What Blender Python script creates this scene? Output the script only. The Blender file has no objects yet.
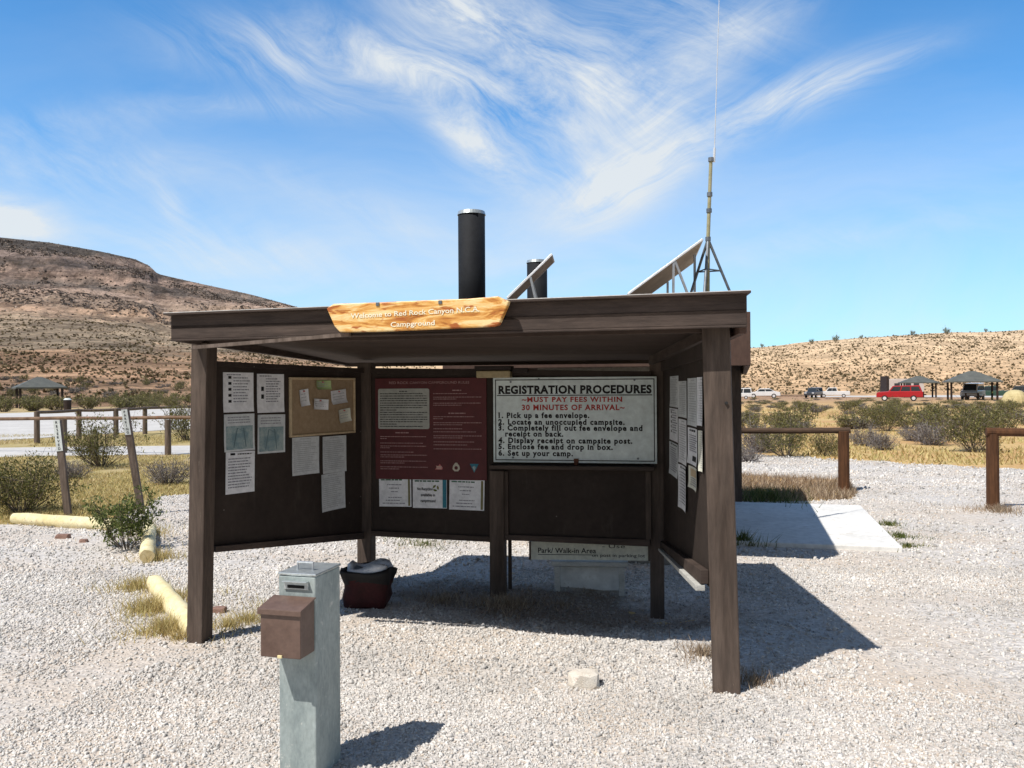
import bpy, math, random
import numpy as np
from mathutils import Vector, Matrix, noise as mnoise
R = math.radians
rnd = random.Random(7)
rng = np.random.default_rng(11)
C = bpy.context.scene.collection
sc = bpy.context.scene

# ------------------------------------------------------------------ camera
F = 850.0; EYE = 1.6; PITCH = 4.0/F; ROLL = 0.006
fwd = Vector((0, math.cos(PITCH), math.sin(PITCH)))
rt0 = Vector((1, 0, 0)); up0 = rt0.cross(fwd)
rt = rt0*math.cos(ROLL) - up0*math.sin(ROLL)
up = up0*math.cos(ROLL) + rt0*math.sin(ROLL)
CAM = Vector((0, 0, EYE))
cd = bpy.data.cameras.new('camera'); cam = bpy.data.objects.new('camera', cd); C.objects.link(cam)
m = Matrix((rt, up, -fwd)).transposed().to_4x4(); m.translation = CAM
cam.matrix_world = m
cd.sensor_width = 36; cd.lens = 36*F/1024; cd.clip_start = .05; cd.clip_end = 8000
sc.camera = cam

def ray(px, py):
    return (fwd + rt*((px-512)/F) - up*((py-384)/F))
def P(px, py, D):
    """the world point that stands D metres ahead of the eye in that direction"""
    d = ray(px, py); return CAM + d*(D/d.y)
def G(px, py, z=0.0):
    d = ray(px, py); return CAM + d*((z-EYE)/d.z)

# kiosk-aligned ground axes
U = Vector((.9656, -.26, 0)).normalized(); V = Vector((.26, .9656, 0)).normalized()
def uv(u, v, z=0.0): return U*u + V*v + Vector((0, 0, z))

# ------------------------------------------------------------------ helpers
WO = {}
def tag(o, label=None, cat=None, group=None, kind=None):
    if label: o['label'] = label
    if cat: o['category'] = cat
    if group: o['group'] = group
    if kind: o['kind'] = kind
    return o
def thing(name, loc, label, cat, group=None):
    o = bpy.data.objects.new(name, None); o.empty_display_size = .1; C.objects.link(o); o.location = loc
    WO[o.name] = Vector(loc); return tag(o, label, cat, group)

class MB:
    def __init__(s): s.v = []; s.f = []; s.m = []; s.n = 0
    def add(s, vs, fs, mi=0):
        b = s.n; s.v += [tuple(x) for x in vs]; s.n += len(vs)
        for f in fs: s.f.append(tuple(i+b for i in f)); s.m.append(mi)
        return s
    def quad(s, a, b, c, d, mi=0): return s.add([a, b, c, d], [(0, 1, 2, 3)], mi)
    def hexa(s, lo, hi, mi=0):
        """lo, hi: 4 points each, counter-clockwise seen from above"""
        return s.add(list(lo)+list(hi), [(3,2,1,0),(4,5,6,7),(0,1,5,4),(1,2,6,5),(2,3,7,6),(3,0,4,7)], mi)
    def box(s, c, ax, ay, az, mi=0):
        c = Vector(c); ax, ay, az = Vector(ax)/2, Vector(ay)/2, Vector(az)/2
        return s.hexa([c-ax-ay-az, c+ax-ay-az, c+ax+ay-az, c-ax+ay-az], [c-ax-ay+az, c+ax-ay+az, c+ax+ay+az, c-ax+ay+az], mi)
    def bar(s, a, b, w, d, side=None, mi=0):
        """rectangular bar a->b ; w across 'side', d across the other"""
        a, b = Vector(a), Vector(b); t = (b-a).normalized()
        sd = Vector(side) if side is not None else (Vector((1,0,0)) if abs(t.x) < .8 else Vector((0,1,0)))
        sd = (sd - t*sd.dot(t)).normalized(); o = t.cross(sd)
        return s.box((a+b)/2, sd*w, o*d, b-a, mi)
    def tube(s, a, b, r, r2=None, n=12, mi=0, cap=True):
        a, b = Vector(a), Vector(b); r2 = r if r2 is None else r2; t = (b-a).normalized()
        q = t.orthogonal().normalized(); w = t.cross(q)
        vs = [a+(q*math.cos(k*2*math.pi/n)+w*math.sin(k*2*math.pi/n))*r for k in range(n)] + \
             [b+(q*math.cos(k*2*math.pi/n)+w*math.sin(k*2*math.pi/n))*r2 for k in range(n)]
        fs = [(k, (k+1)%n, n+(k+1)%n, n+k) for k in range(n)]
        if cap: fs += [tuple(range(n-1, -1, -1)), tuple(range(n, 2*n))]
        return s.add(vs, fs, mi)
    def prism(s, pts, ext, mi=0):
        """planar outline extruded by vector ext"""
        n = len(pts); pts = [Vector(p) for p in pts]; e = Vector(ext)
        return s.add(pts+[p+e for p in pts], [tuple(range(n-1,-1,-1)), tuple(range(n, 2*n))]+[(k,(k+1)%n,n+(k+1)%n,n+k) for k in range(n)], mi)
    def build(s, name, mats, parent=None, origin=None, bevel=0, smooth=False):
        mats = mats if isinstance(mats, (list, tuple)) else [mats]
        v = np.array(s.v, dtype=float)
        if parent is not None: O = WO[parent.name]
        elif origin is not None: O = Vector(origin)
        else: O = Vector(((v[:,0].min()+v[:,0].max())/2, (v[:,1].min()+v[:,1].max())/2, v[:,2].min()))
        me = bpy.data.meshes.new(name); me.from_pydata((v-np.array(O)).tolist(), [], s.f)
        for mt in mats: me.materials.append(mt)
        if len(mats) > 1: me.polygons.foreach_set('material_index', s.m)
        if smooth: me.polygons.foreach_set('use_smooth', [True]*len(me.polygons))
        me.update()
        o = bpy.data.objects.new(name, me); C.objects.link(o)
        if parent is not None: o.parent = parent
        else: o.location = O
        WO[o.name] = Vector(O)
        if bevel:
            bm_ = o.modifiers.new('bevel', 'BEVEL'); bm_.width = bevel; bm_.segments = 2; bm_.limit_method = 'ANGLE'
        return o

def np_mesh(name, verts, faces, mat, parent=None, origin=(0,0,0), smooth=False, link=True):
    """verts (N,3), faces (M,k)"""
    k = faces.shape[1]
    me = bpy.data.meshes.new(name)
    me.vertices.add(len(verts)); me.vertices.foreach_set('co', (verts-np.array(origin)).astype(np.float32).ravel())
    me.loops.add(faces.size); me.loops.foreach_set('vertex_index', faces.astype(np.int32).ravel())
    me.polygons.add(len(faces)); me.polygons.foreach_set('loop_start', np.arange(0, faces.size, k, dtype=np.int32))
    me.polygons.foreach_set('loop_total', np.full(len(faces), k, dtype=np.int32))
    me.update(calc_edges=True); me.materials.append(mat)
    if smooth: me.polygons.foreach_set('use_smooth', [True]*len(me.polygons))
    if not link: return me
    o = bpy.data.objects.new(name, me); C.objects.link(o)
    if parent is not None: o.parent = parent
    else: o.location = origin
    WO[o.name] = Vector(origin)
    return o

# ------------------------------------------------------------------ materials
def nodes(name):
    mt = bpy.data.materials.new(name); mt.use_nodes = True; nt = mt.node_tree
    return mt, nt, nt.nodes['Principled BSDF']
def N(nt, t, **kw):
    n = nt.nodes.new(t)
    for k, v in kw.items(): setattr(n, k, v)
    return n
def rgb(c): return (c[0], c[1], c[2], 1)
def ramp(nt, fac, stops, interp='LINEAR'):
    r = N(nt, 'ShaderNodeValToRGB'); r.color_ramp.interpolation = interp
    e = r.color_ramp.elements
    while len(e) < len(stops): e.new(.5)
    for i, (p, c) in enumerate(stops): e[i].position = p; e[i].color = rgb(c)
    nt.links.new(fac, r.inputs[0]); return r.outputs[0]
def noise_fac(nt, vec, scale, detail=4, rough=.6, dist=0):
    n = N(nt, 'ShaderNodeTexNoise'); n.inputs['Scale'].default_value = scale; n.inputs['Detail'].default_value = detail
    n.inputs['Roughness'].default_value = rough; n.inputs['Distortion'].default_value = dist
    nt.links.new(vec, n.inputs['Vector']); return n.outputs['Fac']
def coords(nt, stretch=(1,1,1), world=False):
    if world:
        g = N(nt, 'ShaderNodeNewGeometry'); src = g.outputs['Position']
    else:
        t = N(nt, 'ShaderNodeTexCoord'); src = t.outputs['Object']
    mp = N(nt, 'ShaderNodeMapping'); mp.inputs['Scale'].default_value = stretch
    nt.links.new(src, mp.inputs[0]); return mp.outputs[0]
def mixc(nt, fac, a, b, mode='MIX'):
    mx = N(nt, 'ShaderNodeMix'); mx.data_type = 'RGBA'; mx.blend_type = mode
    def put(i, v):
        if isinstance(v, (tuple, list)): mx.inputs[i].default_value = rgb(v)
        elif isinstance(v, (int, float)): mx.inputs[i].default_value = v
        else: nt.links.new(v, mx.inputs[i])
    put(0, fac); put(6, a); put(7, b); return mx.outputs[2]
def bump(nt, bs, h, strength=.3, dist=.01):
    b = N(nt, 'ShaderNodeBump'); b.inputs['Strength'].default_value = strength; b.inputs['Distance'].default_value = dist
    nt.links.new(h, b.inputs['Height']); nt.links.new(b.outputs[0], bs.inputs['Normal'])
def mat(name, a, b, scale=6, stretch=(1,1,1), rough=.7, bmp=.2, bdist=.003, metal=0, lo=.35, hi=.65, spot=None, spot_lo=.66, spec=.3):
    mt, nt, bs = nodes(name)
    v = coords(nt, stretch)
    f = noise_fac(nt, v, scale, 6, .65)
    col = ramp(nt, f, [(lo, a), (hi, b)])
    f2 = noise_fac(nt, v, scale*9, 3, .6)
    col = mixc(nt, .35, col, ramp(nt, f2, [(.3, (.55,.55,.55)), (.7, (1.25,1.25,1.25))]), 'MULTIPLY')
    if spot is not None:
        f3 = noise_fac(nt, coords(nt), scale*1.7+3, 8, .75)
        mk = ramp(nt, f3, [(spot_lo, (0,0,0)), (spot_lo+.06, (1,1,1))])
        col = mixc(nt, mk, col, spot)
    nt.links.new(col, bs.inputs['Base Color'])
    bs.inputs['Roughness'].default_value = rough; bs.inputs['Metallic'].default_value = metal
    bs.inputs['Specular IOR Level'].default_value = spec
    if bmp: bump(nt, bs, f2, bmp, bdist)
    return mt
def wood(name, a, b, grain, rough=.75, chip=(.17,.14,.115), chip_lo=.64):
    mt, nt, bs = nodes(name)
    v = coords(nt, grain); v0 = coords(nt)
    f = noise_fac(nt, v, 9, 8, .7, .5); col = ramp(nt, f, [(.32, a), (.68, b)])
    f1 = noise_fac(nt, v, 42, 4, .7); col = mixc(nt, .55, col, ramp(nt, f1, [(.36,(.62,.62,.62)), (.64,(1.32,1.30,1.28))]), 'MULTIPLY')
    big = noise_fac(nt, v0, 1.9, 5, .6); col = mixc(nt, .5, col, ramp(nt, big, [(.35,(.65,.65,.66)), (.65,(1.3,1.28,1.25))]), 'MULTIPLY')
    ch = noise_fac(nt, v, 16, 9, .8, .3); col = mixc(nt, ramp(nt, ch, [(chip_lo,(0,0,0)), (chip_lo+.05,(.8,.8,.8))]), col, chip)
    nt.links.new(col, bs.inputs['Base Color']); bs.inputs['Roughness'].default_value = rough; bs.inputs['Specular IOR Level'].default_value = .25
    bump(nt, bs, f1, .7, .004); return mt
def island_mat(name, stops, rough=.8, trans=0, scale=0, spec=.2):
    mt, nt, bs = nodes(name)
    g = N(nt, 'ShaderNodeNewGeometry')
    col = ramp(nt, g.outputs['Random Per Island'], stops)
    if scale:
        f = noise_fac(nt, coords(nt, world=True), scale, 3)
        col = mixc(nt, .6, col, ramp(nt, f, [(.3,(.6,.6,.6)), (.7,(1.3,1.3,1.3))]), 'MULTIPLY')
    nt.links.new(col, bs.inputs['Base Color']); bs.inputs['Roughness'].default_value = rough
    bs.inputs['Specular IOR Level'].default_value = spec
    if trans:
        tr = N(nt, 'ShaderNodeBsdfTranslucent'); nt.links.new(col, tr.inputs[0])
        mx = N(nt, 'ShaderNodeMixShader'); mx.inputs[0].default_value = trans
        nt.links.new(bs.outputs[0], mx.inputs[1]); nt.links.new(tr.outputs[0], mx.inputs[2])
        nt.links.new(mx.outputs[0], nt.nodes['Material Output'].inputs[0])
    return mt

M = {}
M['brown'] = mat('brown stained wood', (.050,.034,.026), (.078,.056,.044), 5, (3,3,.35), .75, .5, .004, spot=(.12,.09,.07), spot_lo=.70)
M['brown_h'] = mat('brown painted boards', (.050,.035,.028), (.076,.056,.046), 5, (.35,.8,3), .7, .4, .003, spot=(.13,.10,.085), spot_lo=.71)
M['brown'] = wood('weathered brown stained wood', (.060,.043,.034), (.120,.092,.076), (1,1,.10))
M['brown_h'] = wood('weathered brown painted boards', (.046,.033,.028), (.088,.066,.056), (.10,.3,1), chip_lo=.66)
M['redwood'] = wood('rusty brown round post', (.060,.028,.014), (.155,.070,.032), (1,1,.12), .85, (.04,.025,.018), .60)
M['railwood'] = wood('dark weathered rail', (.050,.032,.022), (.115,.075,.050), (.12,1,1), .85, (.20,.15,.10), .64)
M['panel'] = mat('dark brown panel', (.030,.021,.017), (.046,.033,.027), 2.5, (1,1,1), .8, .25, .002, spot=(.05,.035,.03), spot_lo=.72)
M['soffit'] = mat('brown plywood ceiling', (.050,.034,.027), (.075,.052,.042), 3, (.5,2,1), .85, .2)
M['fascia_b'] = mat('reddish brown fascia', (.075,.042,.032), (.10,.06,.045), 4, (1,1,.5), .7, .2)
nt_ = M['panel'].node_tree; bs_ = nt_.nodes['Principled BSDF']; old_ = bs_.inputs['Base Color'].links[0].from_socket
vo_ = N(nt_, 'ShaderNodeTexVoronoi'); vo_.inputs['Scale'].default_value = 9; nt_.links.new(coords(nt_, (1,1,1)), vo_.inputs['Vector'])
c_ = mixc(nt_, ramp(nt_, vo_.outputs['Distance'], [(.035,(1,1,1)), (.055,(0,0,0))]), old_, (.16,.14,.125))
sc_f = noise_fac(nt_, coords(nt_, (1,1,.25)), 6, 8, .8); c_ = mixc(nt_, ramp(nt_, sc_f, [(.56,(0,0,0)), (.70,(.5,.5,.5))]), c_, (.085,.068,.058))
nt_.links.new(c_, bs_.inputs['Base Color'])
M['roofing'] = mat('pale roof edge', (.55,.54,.52), (.75,.74,.72), 8, rough=.6)
M['tanwall'] = mat('tan block wall', (.24,.22,.19), (.33,.30,.26), 5, rough=.9, bmp=.5)
M['pipe'] = mat('black vent pipe', (.008,.009,.012), (.016,.018,.022), 3, rough=.75, spec=.25)
M['galv'] = mat('galvanised steel', (.27,.32,.32), (.40,.455,.445), 9, (1,1,.45), .6, .15, metal=.12, spot=(.55,.57,.54), spot_lo=.60)
M['galv_top'] = mat('steel cap', (.42,.46,.47), (.58,.62,.62), 9, rough=.4, metal=.6)
M['rustbox'] = mat('rusty brown painted metal', (.105,.062,.046), (.165,.105,.082), 5, rough=.5, bmp=.2, spot=(.09,.05,.035), spot_lo=.60, spec=.5)
M['dark'] = mat('dark slot', (.006,.006,.006), (.012,.012,.012), 5)
M['steel'] = mat('aluminium tube', (.38,.40,.42), (.55,.57,.6), 12, rough=.4, metal=.6)
M['darksteel'] = mat('dark blue grey steel', (.12,.14,.16), (.22,.24,.27), 12, rough=.5, metal=.3)
M['mast'] = mat('weathered mast', (.30,.28,.16), (.45,.42,.27), 14, rough=.6)
M['solar'] = mat('solar cells', (.01,.014,.035), (.02,.025,.06), 10, rough=.2, spec=.6)
M['solarback'] = mat('solar backing', (.40,.32,.24), (.52,.43,.34), 6, rough=.6)
M['alu'] = mat('bright aluminium frame', (.70,.71,.73), (.85,.86,.88), 10, rough=.35, metal=.3)
M['concrete'] = mat('concrete', (.70,.69,.66), (.82,.81,.78), 1.6, rough=.9, bmp=.3, spot=(.60,.56,.50), spot_lo=.60)
M['yellow'] = mat('faded yellow painted log', (.72,.60,.30), (.84,.76,.50), 5, (1,1,1), .8, .4, spot=(.46,.36,.24), spot_lo=.57)
M['endgrain'] = mat('log end', (.58,.45,.22), (.75,.62,.36), 20, rough=.9)
M['redlog'] = mat('red brown round rail', (.070,.024,.014), (.14,.052,.028), 5, (1,1,1), .8, .5, spot=(.04,.02,.014), spot_lo=.62)
M['greylog'] = mat('weathered rail', (.14,.085,.055), (.26,.175,.12), 4, rough=.85, bmp=.5, spot=(.30,.12,.065), spot_lo=.60)
M['stake'] = mat('weathered stake', (.10,.075,.06), (.20,.155,.13), 6, (4,4,.5), .85, .5)
M['signwhite'] = mat('white sign paint', (.62,.66,.66), (.74,.78,.77), 3, rough=.5, bmp=.03)
M['regwhite'] = mat('pale blue grey sign face', (.66,.74,.74), (.72,.80,.80), 2, rough=.45, bmp=.02)
M['black'] = mat('black lettering', (.012,.012,.014), (.02,.02,.022), 9, rough=.6, bmp=0)
M['redink'] = mat('red lettering', (.36,.025,.02), (.45,.04,.03), 9, rough=.6, bmp=0)
M['maroon'] = mat('maroon sign face', (.085,.016,.018), (.105,.022,.024), 2, rough=.55, bmp=.03)
M['greyface'] = mat('pale grey inset', (.36,.37,.34), (.42,.43,.40), 4, rough=.6, bmp=0)
M['palepink'] = mat('pale lettering', (.34,.20,.20), (.44,.28,.27), 9, bmp=0)
M['paper'] = mat('white paper', (.76,.77,.80), (.86,.87,.90), 3, rough=.8, bmp=.1)
M['paper2'] = mat('slightly grey paper', (.60,.63,.65), (.70,.73,.74), 3, rough=.8, bmp=.1)
M['paperg'] = mat('green note paper', (.42,.55,.25), (.50,.62,.32), 3, rough=.8)
M['papery'] = mat('cream paper', (.70,.70,.60), (.78,.78,.68), 3, rough=.8, bmp=.1)
M['ink'] = mat('grey ink', (.20,.20,.24), (.30,.30,.34), 9, bmp=0)
M['lightink'] = mat('light grey ink', (.40,.42,.44), (.48,.5,.52), 9, bmp=0)
M['greenink'] = mat('dark green ink', (.04,.12,.07), (.06,.16,.10), 9, bmp=0)
M['mapblue'] = mat('blue green map print', (.20,.30,.33), (.38,.46,.46), 14, rough=.8, bmp=0, lo=.4, hi=.6)
M['mapline'] = mat('map lines', (.12,.19,.22), (.16,.24,.27), 9, bmp=0)
M['stripe'] = mat('olive stripe', (.16,.15,.07), (.22,.2,.1), 9, bmp=0)
M['bluegreen'] = mat('blue green emblem', (.03,.16,.25), (.05,.24,.30), 9, bmp=0)
M['emblem'] = mat('cream emblem', (.50,.46,.38), (.6,.56,.46), 9, bmp=0)
M['redemb'] = mat('pale red emblem', (.48,.12,.12), (.6,.2,.2), 9, bmp=0)
M['cork'] = mat('cork', (.33,.235,.145), (.42,.31,.20), 30, rough=.95, bmp=.4, spot=(.16,.10,.06), spot_lo=.66)
M['corkframe'] = mat('pale wood frame', (.52,.40,.25), (.64,.51,.34), 6, rough=.6)
M['lettering'] = mat('cream routed lettering', (.86,.82,.62), (.92,.9,.74), 9, bmp=0)
M['lamp'] = mat('yellowed diffuser', (.30,.24,.13), (.42,.34,.20), 4, rough=.5)
M['lampdark'] = mat('dark bronze housing', (.02,.015,.012), (.03,.02,.018), 4)
M['bag'] = mat('dark maroon bag cloth', (.035,.009,.009), (.065,.014,.015), 8, rough=.75, bmp=.4)
M['bagblack'] = mat('black bag trim', (.012,.010,.011), (.02,.018,.018), 8, rough=.6)
M['liner'] = mat('grey white liner', (.68,.70,.74), (.80,.82,.86), 9, rough=.6, bmp=.5, bdist=.01)
M['rock'] = mat('pale pink rock', (.70,.62,.52), (.86,.81,.73), 14, rough=.95, bmp=.8, bdist=.01, spot=(.38,.25,.18), spot_lo=.60)
M['brick'] = mat('red stone', (.22,.13,.10), (.32,.20,.16), 12, rough=.95, bmp=.6)
M['oldwood'] = mat('grey white old wood', (.42,.42,.40), (.58,.58,.55), 6, (1,1,3), .9, .4, spot=(.20,.17,.12))
M['greenroof'] = mat('grey green metal roof', (.095,.10,.09), (.135,.14,.125), 1.5, rough=.6)
M['postdark'] = mat('dark steel post', (.03,.02,.018), (.05,.035,.03), 4)
M['table'] = mat('brown table', (.07,.05,.04), (.1,.07,.05), 4)
M['rubber'] = mat('tyre rubber', (.015,.015,.016), (.03,.03,.03), 5)
M['tent'] = mat('tan tent cloth', (.48,.40,.20), (.60,.51,.28), 2, rough=.8)
M['tentdark'] = mat('tent shade panel', (.30,.26,.14), (.36,.31,.18), 2, rough=.8)
M['bone'] = mat('cream siding', (.62,.52,.46), (.70,.60,.53), 1, rough=.6)
def paint(name, c, rough=.25):
    k = mat(name, tuple(x*.92 for x in c), c, 1.2, rough=rough, bmp=0, spec=.6); return k
M['pwhite'] = paint('white car paint', (.78,.79,.80)); M['pred'] = paint('red car paint', (.42,.012,.02))
M['pdark'] = paint('dark grey car paint', (.05,.055,.065)); M['pgreen'] = paint('dark green paint', (.04,.09,.07))
M['glass'] = paint('dark car glass', (.03,.04,.05), .08)

# pine sign board, orange heartwood and knots
mt, nt, bs = nodes('varnished pine slab'); v = coords(nt, (2.4,1,12))
f = noise_fac(nt, v, 1.6, 5, .6, 1.2); v2 = coords(nt, (7,1,22)); f2 = noise_fac(nt, v2, 1.1, 3, .5, .6)
col = ramp(nt, f, [(.34,(.34,.11,.02)), (.42,(.60,.25,.05)), (.50,(.80,.45,.13)), (.60,(.92,.68,.34))])
k = ramp(nt, f2, [(.58,(0,0,0)), (.66,(1,1,1))]); col = mixc(nt, k, col, (.42,.12,.025))
nt.links.new(col, bs.inputs['Base Color']); bs.inputs['Roughness'].default_value = .4; bump(nt, bs, f, .3, .01)
M['pine'] = mt
M['pineedge'] = mat('bark edge', (.10,.05,.025), (.26,.15,.07), 12, rough=.9, bmp=.6)

M['leaf'] = island_mat('creosote leaves', [(0,(.06,.065,.018)), (.5,(.125,.125,.038)), (.8,(.20,.185,.065)), (1,(.30,.27,.12))], .6, .25)
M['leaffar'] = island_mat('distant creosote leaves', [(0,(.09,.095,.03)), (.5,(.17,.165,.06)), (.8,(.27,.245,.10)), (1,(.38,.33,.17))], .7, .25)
M['leafbright'] = island_mat('fresh creosote leaves', [(0,(.045,.065,.015)), (.5,(.10,.13,.032)), (.85,(.19,.21,.065)), (1,(.30,.31,.13))], .55, .25)
M['leafgrey'] = island_mat('grey brush leaves', [(0,(.09,.08,.065)), (.5,(.17,.155,.13)), (1,(.30,.28,.25))], .85, .1)
M['twig'] = island_mat('twigs', [(0,(.07,.055,.045)), (.6,(.16,.13,.11)), (1,(.26,.22,.19))], .9)
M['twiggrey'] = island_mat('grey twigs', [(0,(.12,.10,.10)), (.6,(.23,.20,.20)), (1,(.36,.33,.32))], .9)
M['grass'] = island_mat('dry grass', [(0,(.34,.25,.11)), (.4,(.55,.43,.19)), (.75,(.68,.57,.28)), (1,(.42,.40,.15))], .8, .25)
M['weed'] = island_mat('green weeds', [(0,(.06,.09,.02)), (.5,(.12,.15,.04)), (1,(.28,.25,.10))], .7, .2)
M['litter'] = island_mat('dead brown weeds', [(0,(.16,.115,.08)), (.5,(.33,.245,.17)), (1,(.52,.42,.30))], .9)
M['chips'] = island_mat('gravel chips', [(0,(.28,.265,.25)), (.10,(.52,.50,.47)), (.5,(.65,.62,.585)), (.90,(.76,.73,.69)), (.96,(.68,.59,.49)), (1,(.48,.41,.35))], .95, scale=.9)
M['scrub'] = island_mat('hillside scrub', [(0,(.08,.066,.036)), (.4,(.15,.12,.065)), (.8,(.26,.20,.12)), (1,(.36,.29,.20))], .95)

def dirt_shade_mask(nt):  # brown dirt under the kiosk; its darkening also paints in deeper kiosk shade
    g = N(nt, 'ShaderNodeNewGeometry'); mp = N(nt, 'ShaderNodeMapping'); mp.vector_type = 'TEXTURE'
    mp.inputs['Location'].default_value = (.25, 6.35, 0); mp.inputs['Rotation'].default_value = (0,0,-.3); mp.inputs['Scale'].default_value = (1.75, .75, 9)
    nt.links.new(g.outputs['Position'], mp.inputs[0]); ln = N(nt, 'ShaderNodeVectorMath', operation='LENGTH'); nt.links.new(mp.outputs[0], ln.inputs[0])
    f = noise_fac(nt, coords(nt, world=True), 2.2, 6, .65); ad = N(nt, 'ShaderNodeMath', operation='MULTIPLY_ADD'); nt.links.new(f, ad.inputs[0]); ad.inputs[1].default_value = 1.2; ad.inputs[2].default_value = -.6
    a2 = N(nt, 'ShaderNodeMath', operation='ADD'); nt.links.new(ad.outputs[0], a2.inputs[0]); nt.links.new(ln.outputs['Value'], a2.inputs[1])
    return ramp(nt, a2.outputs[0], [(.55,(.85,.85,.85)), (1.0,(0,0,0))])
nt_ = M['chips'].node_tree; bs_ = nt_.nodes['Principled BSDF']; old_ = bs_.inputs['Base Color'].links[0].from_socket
nt_.links.new(mixc(nt_, dirt_shade_mask(nt_), old_, mixc(nt_, 1.0, old_, (.42,.36,.31), 'MULTIPLY')), bs_.inputs['Base Color'])
# gravel surface
mt, nt, bs = nodes('gravel surface'); v = coords(nt, world=True)
vo = N(nt, 'ShaderNodeTexVoronoi'); vo.inputs['Scale'].default_value = 42; nt.links.new(v, vo.inputs['Vector'])
sep = N(nt, 'ShaderNodeSeparateColor'); nt.links.new(vo.outputs['Color'], sep.inputs[0])
col = ramp(nt, sep.outputs[0], [(0,(.40,.38,.36)), (.4,(.58,.555,.525)), (.9,(.72,.69,.66)), (1,(.58,.50,.43))])
f = noise_fac(nt, v, .7, 5, .6); col = mixc(nt, ramp(nt, f, [(.45,(.12,.12,.12)), (.62,(.75,.75,.75))]), col, (.60,.51,.42))
f = noise_fac(nt, v, 14, 4, .7); col = mixc(nt, .5, col, ramp(nt, f, [(.3,(.7,.7,.7)), (.7,(1.15,1.15,1.15))]), 'MULTIPLY')
col = mixc(nt, dirt_shade_mask(nt), col, (.20,.15,.11))
nt.links.new(col, bs.inputs['Base Color']); bs.inputs['Roughness'].default_value = .95; bump(nt, bs, vo.outputs['Distance'], .8, .012)
bs.inputs['Specular IOR Level'].default_value = .1
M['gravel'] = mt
M['road'] = mat('pale gravel road', (.52,.50,.475), (.62,.60,.57), .8, rough=.95, bmp=.4, spec=.1)
# desert soil
mt, nt, bs = nodes('desert soil'); v = coords(nt, world=True)
f = noise_fac(nt, v, .35, 7, .65)
colL = ramp(nt, f, [(.33,(.34,.27,.12)), (.5,(.48,.39,.19)), (.66,(.52,.39,.25))])
colR = ramp(nt, f, [(.33,(.50,.28,.14)), (.48,(.60,.40,.18)), (.66,(.62,.48,.23))])
sp = N(nt, 'ShaderNodeSeparateXYZ'); g = N(nt, 'ShaderNodeNewGeometry'); nt.links.new(g.outputs['Position'], sp.inputs[0])
mr = N(nt, 'ShaderNodeMapRange'); mr.inputs[1].default_value = -4; mr.inputs[2].default_value = 3; nt.links.new(sp.outputs[0], mr.inputs[0])
col = mixc(nt, mr.outputs[0], colL, colR)
mr2 = N(nt, 'ShaderNodeMapRange'); mr2.inputs[1].default_value = 60; mr2.inputs[2].default_value = 110; nt.links.new(sp.outputs[1], mr2.inputs[0])
col = mixc(nt, mr2.outputs[0], col, (.42,.27,.17))
f2 = noise_fac(nt, v, 9, 6, .75); col = mixc(nt, .6, col, ramp(nt, f2, [(.3,(.55,.55,.55)), (.7,(1.25,1.25,1.25))]), 'MULTIPLY')
nt.links.new(col, bs.inputs['Base Color']); bs.inputs['Roughness'].default_value = .95; bump(nt, bs, f2, .6, .05)
bs.inputs['Specular IOR Level'].default_value = .1
M['soil'] = mt
def hillmat(name, stops, zmax, dots=(.10,.09,.06), dscale=.35, dthr=.30, streak=True):
    mt, nt, bs = nodes(name); v = coords(nt, world=True)
    g = N(nt, 'ShaderNodeNewGeometry'); sp = N(nt, 'ShaderNodeSeparateXYZ'); nt.links.new(g.outputs['Position'], sp.inputs[0])
    f = noise_fac(nt, v, .022, 10, .80)
    mt1 = N(nt, 'ShaderNodeMath', operation='MULTIPLY_ADD'); nt.links.new(f, mt1.inputs[0]); mt1.inputs[1].default_value = zmax*.35; mt1.inputs[2].default_value = -zmax*.175
    ad = N(nt, 'ShaderNodeMath', operation='ADD'); nt.links.new(sp.outputs[2], ad.inputs[0]); nt.links.new(mt1.outputs[0], ad.inputs[1])
    dv = N(nt, 'ShaderNodeMath', operation='DIVIDE'); nt.links.new(ad.outputs[0], dv.inputs[0]); dv.inputs[1].default_value = zmax
    col = ramp(nt, dv.outputs[0], stops)
    if streak:
        vs = coords(nt, (.012,.012,.12), world=True); fs = noise_fac(nt, vs, 1.0, 8, .75, .3)
        col = mixc(nt, .7, col, ramp(nt, fs, [(.38,(.45,.43,.43)), (.5,(1,1,1)), (.60,(1.4,1.35,1.3))]), 'MULTIPLY')
        vg = coords(nt, (.06,.012,.012), world=True); fg = noise_fac(nt, vg, 1.0, 8, .75, .6)
        col = mixc(nt, .7, col, ramp(nt, fg, [(.36,(.5,.48,.47)), (.5,(1,1,1)), (.64,(1.35,1.3,1.25))]), 'MULTIPLY')
    fn = noise_fac(nt, v, dscale*.28, 10, .82); col = mixc(nt, .8, col, ramp(nt, fn, [(.40,(.75,.72,.69)), (.6,(1.9,1.87,1.83))]), 'MULTIPLY')
    vo = N(nt, 'ShaderNodeTexVoronoi'); vo.inputs['Scale'].default_value = dscale; nt.links.new(v, vo.inputs['Vector'])
    mk = ramp(nt, vo.outputs['Distance'], [(dthr,(1,1,1)), (dthr+.08,(0,0,0))])
    col = mixc(nt, mk, col, dots)
    nt.links.new(col, bs.inputs['Base Color']); bs.inputs['Roughness'].default_value = 1; bs.inputs['Specular IOR Level'].default_value = .05
    bump(nt, bs, fn, 1.0, 6 if streak else .7)
    return mt
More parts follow.
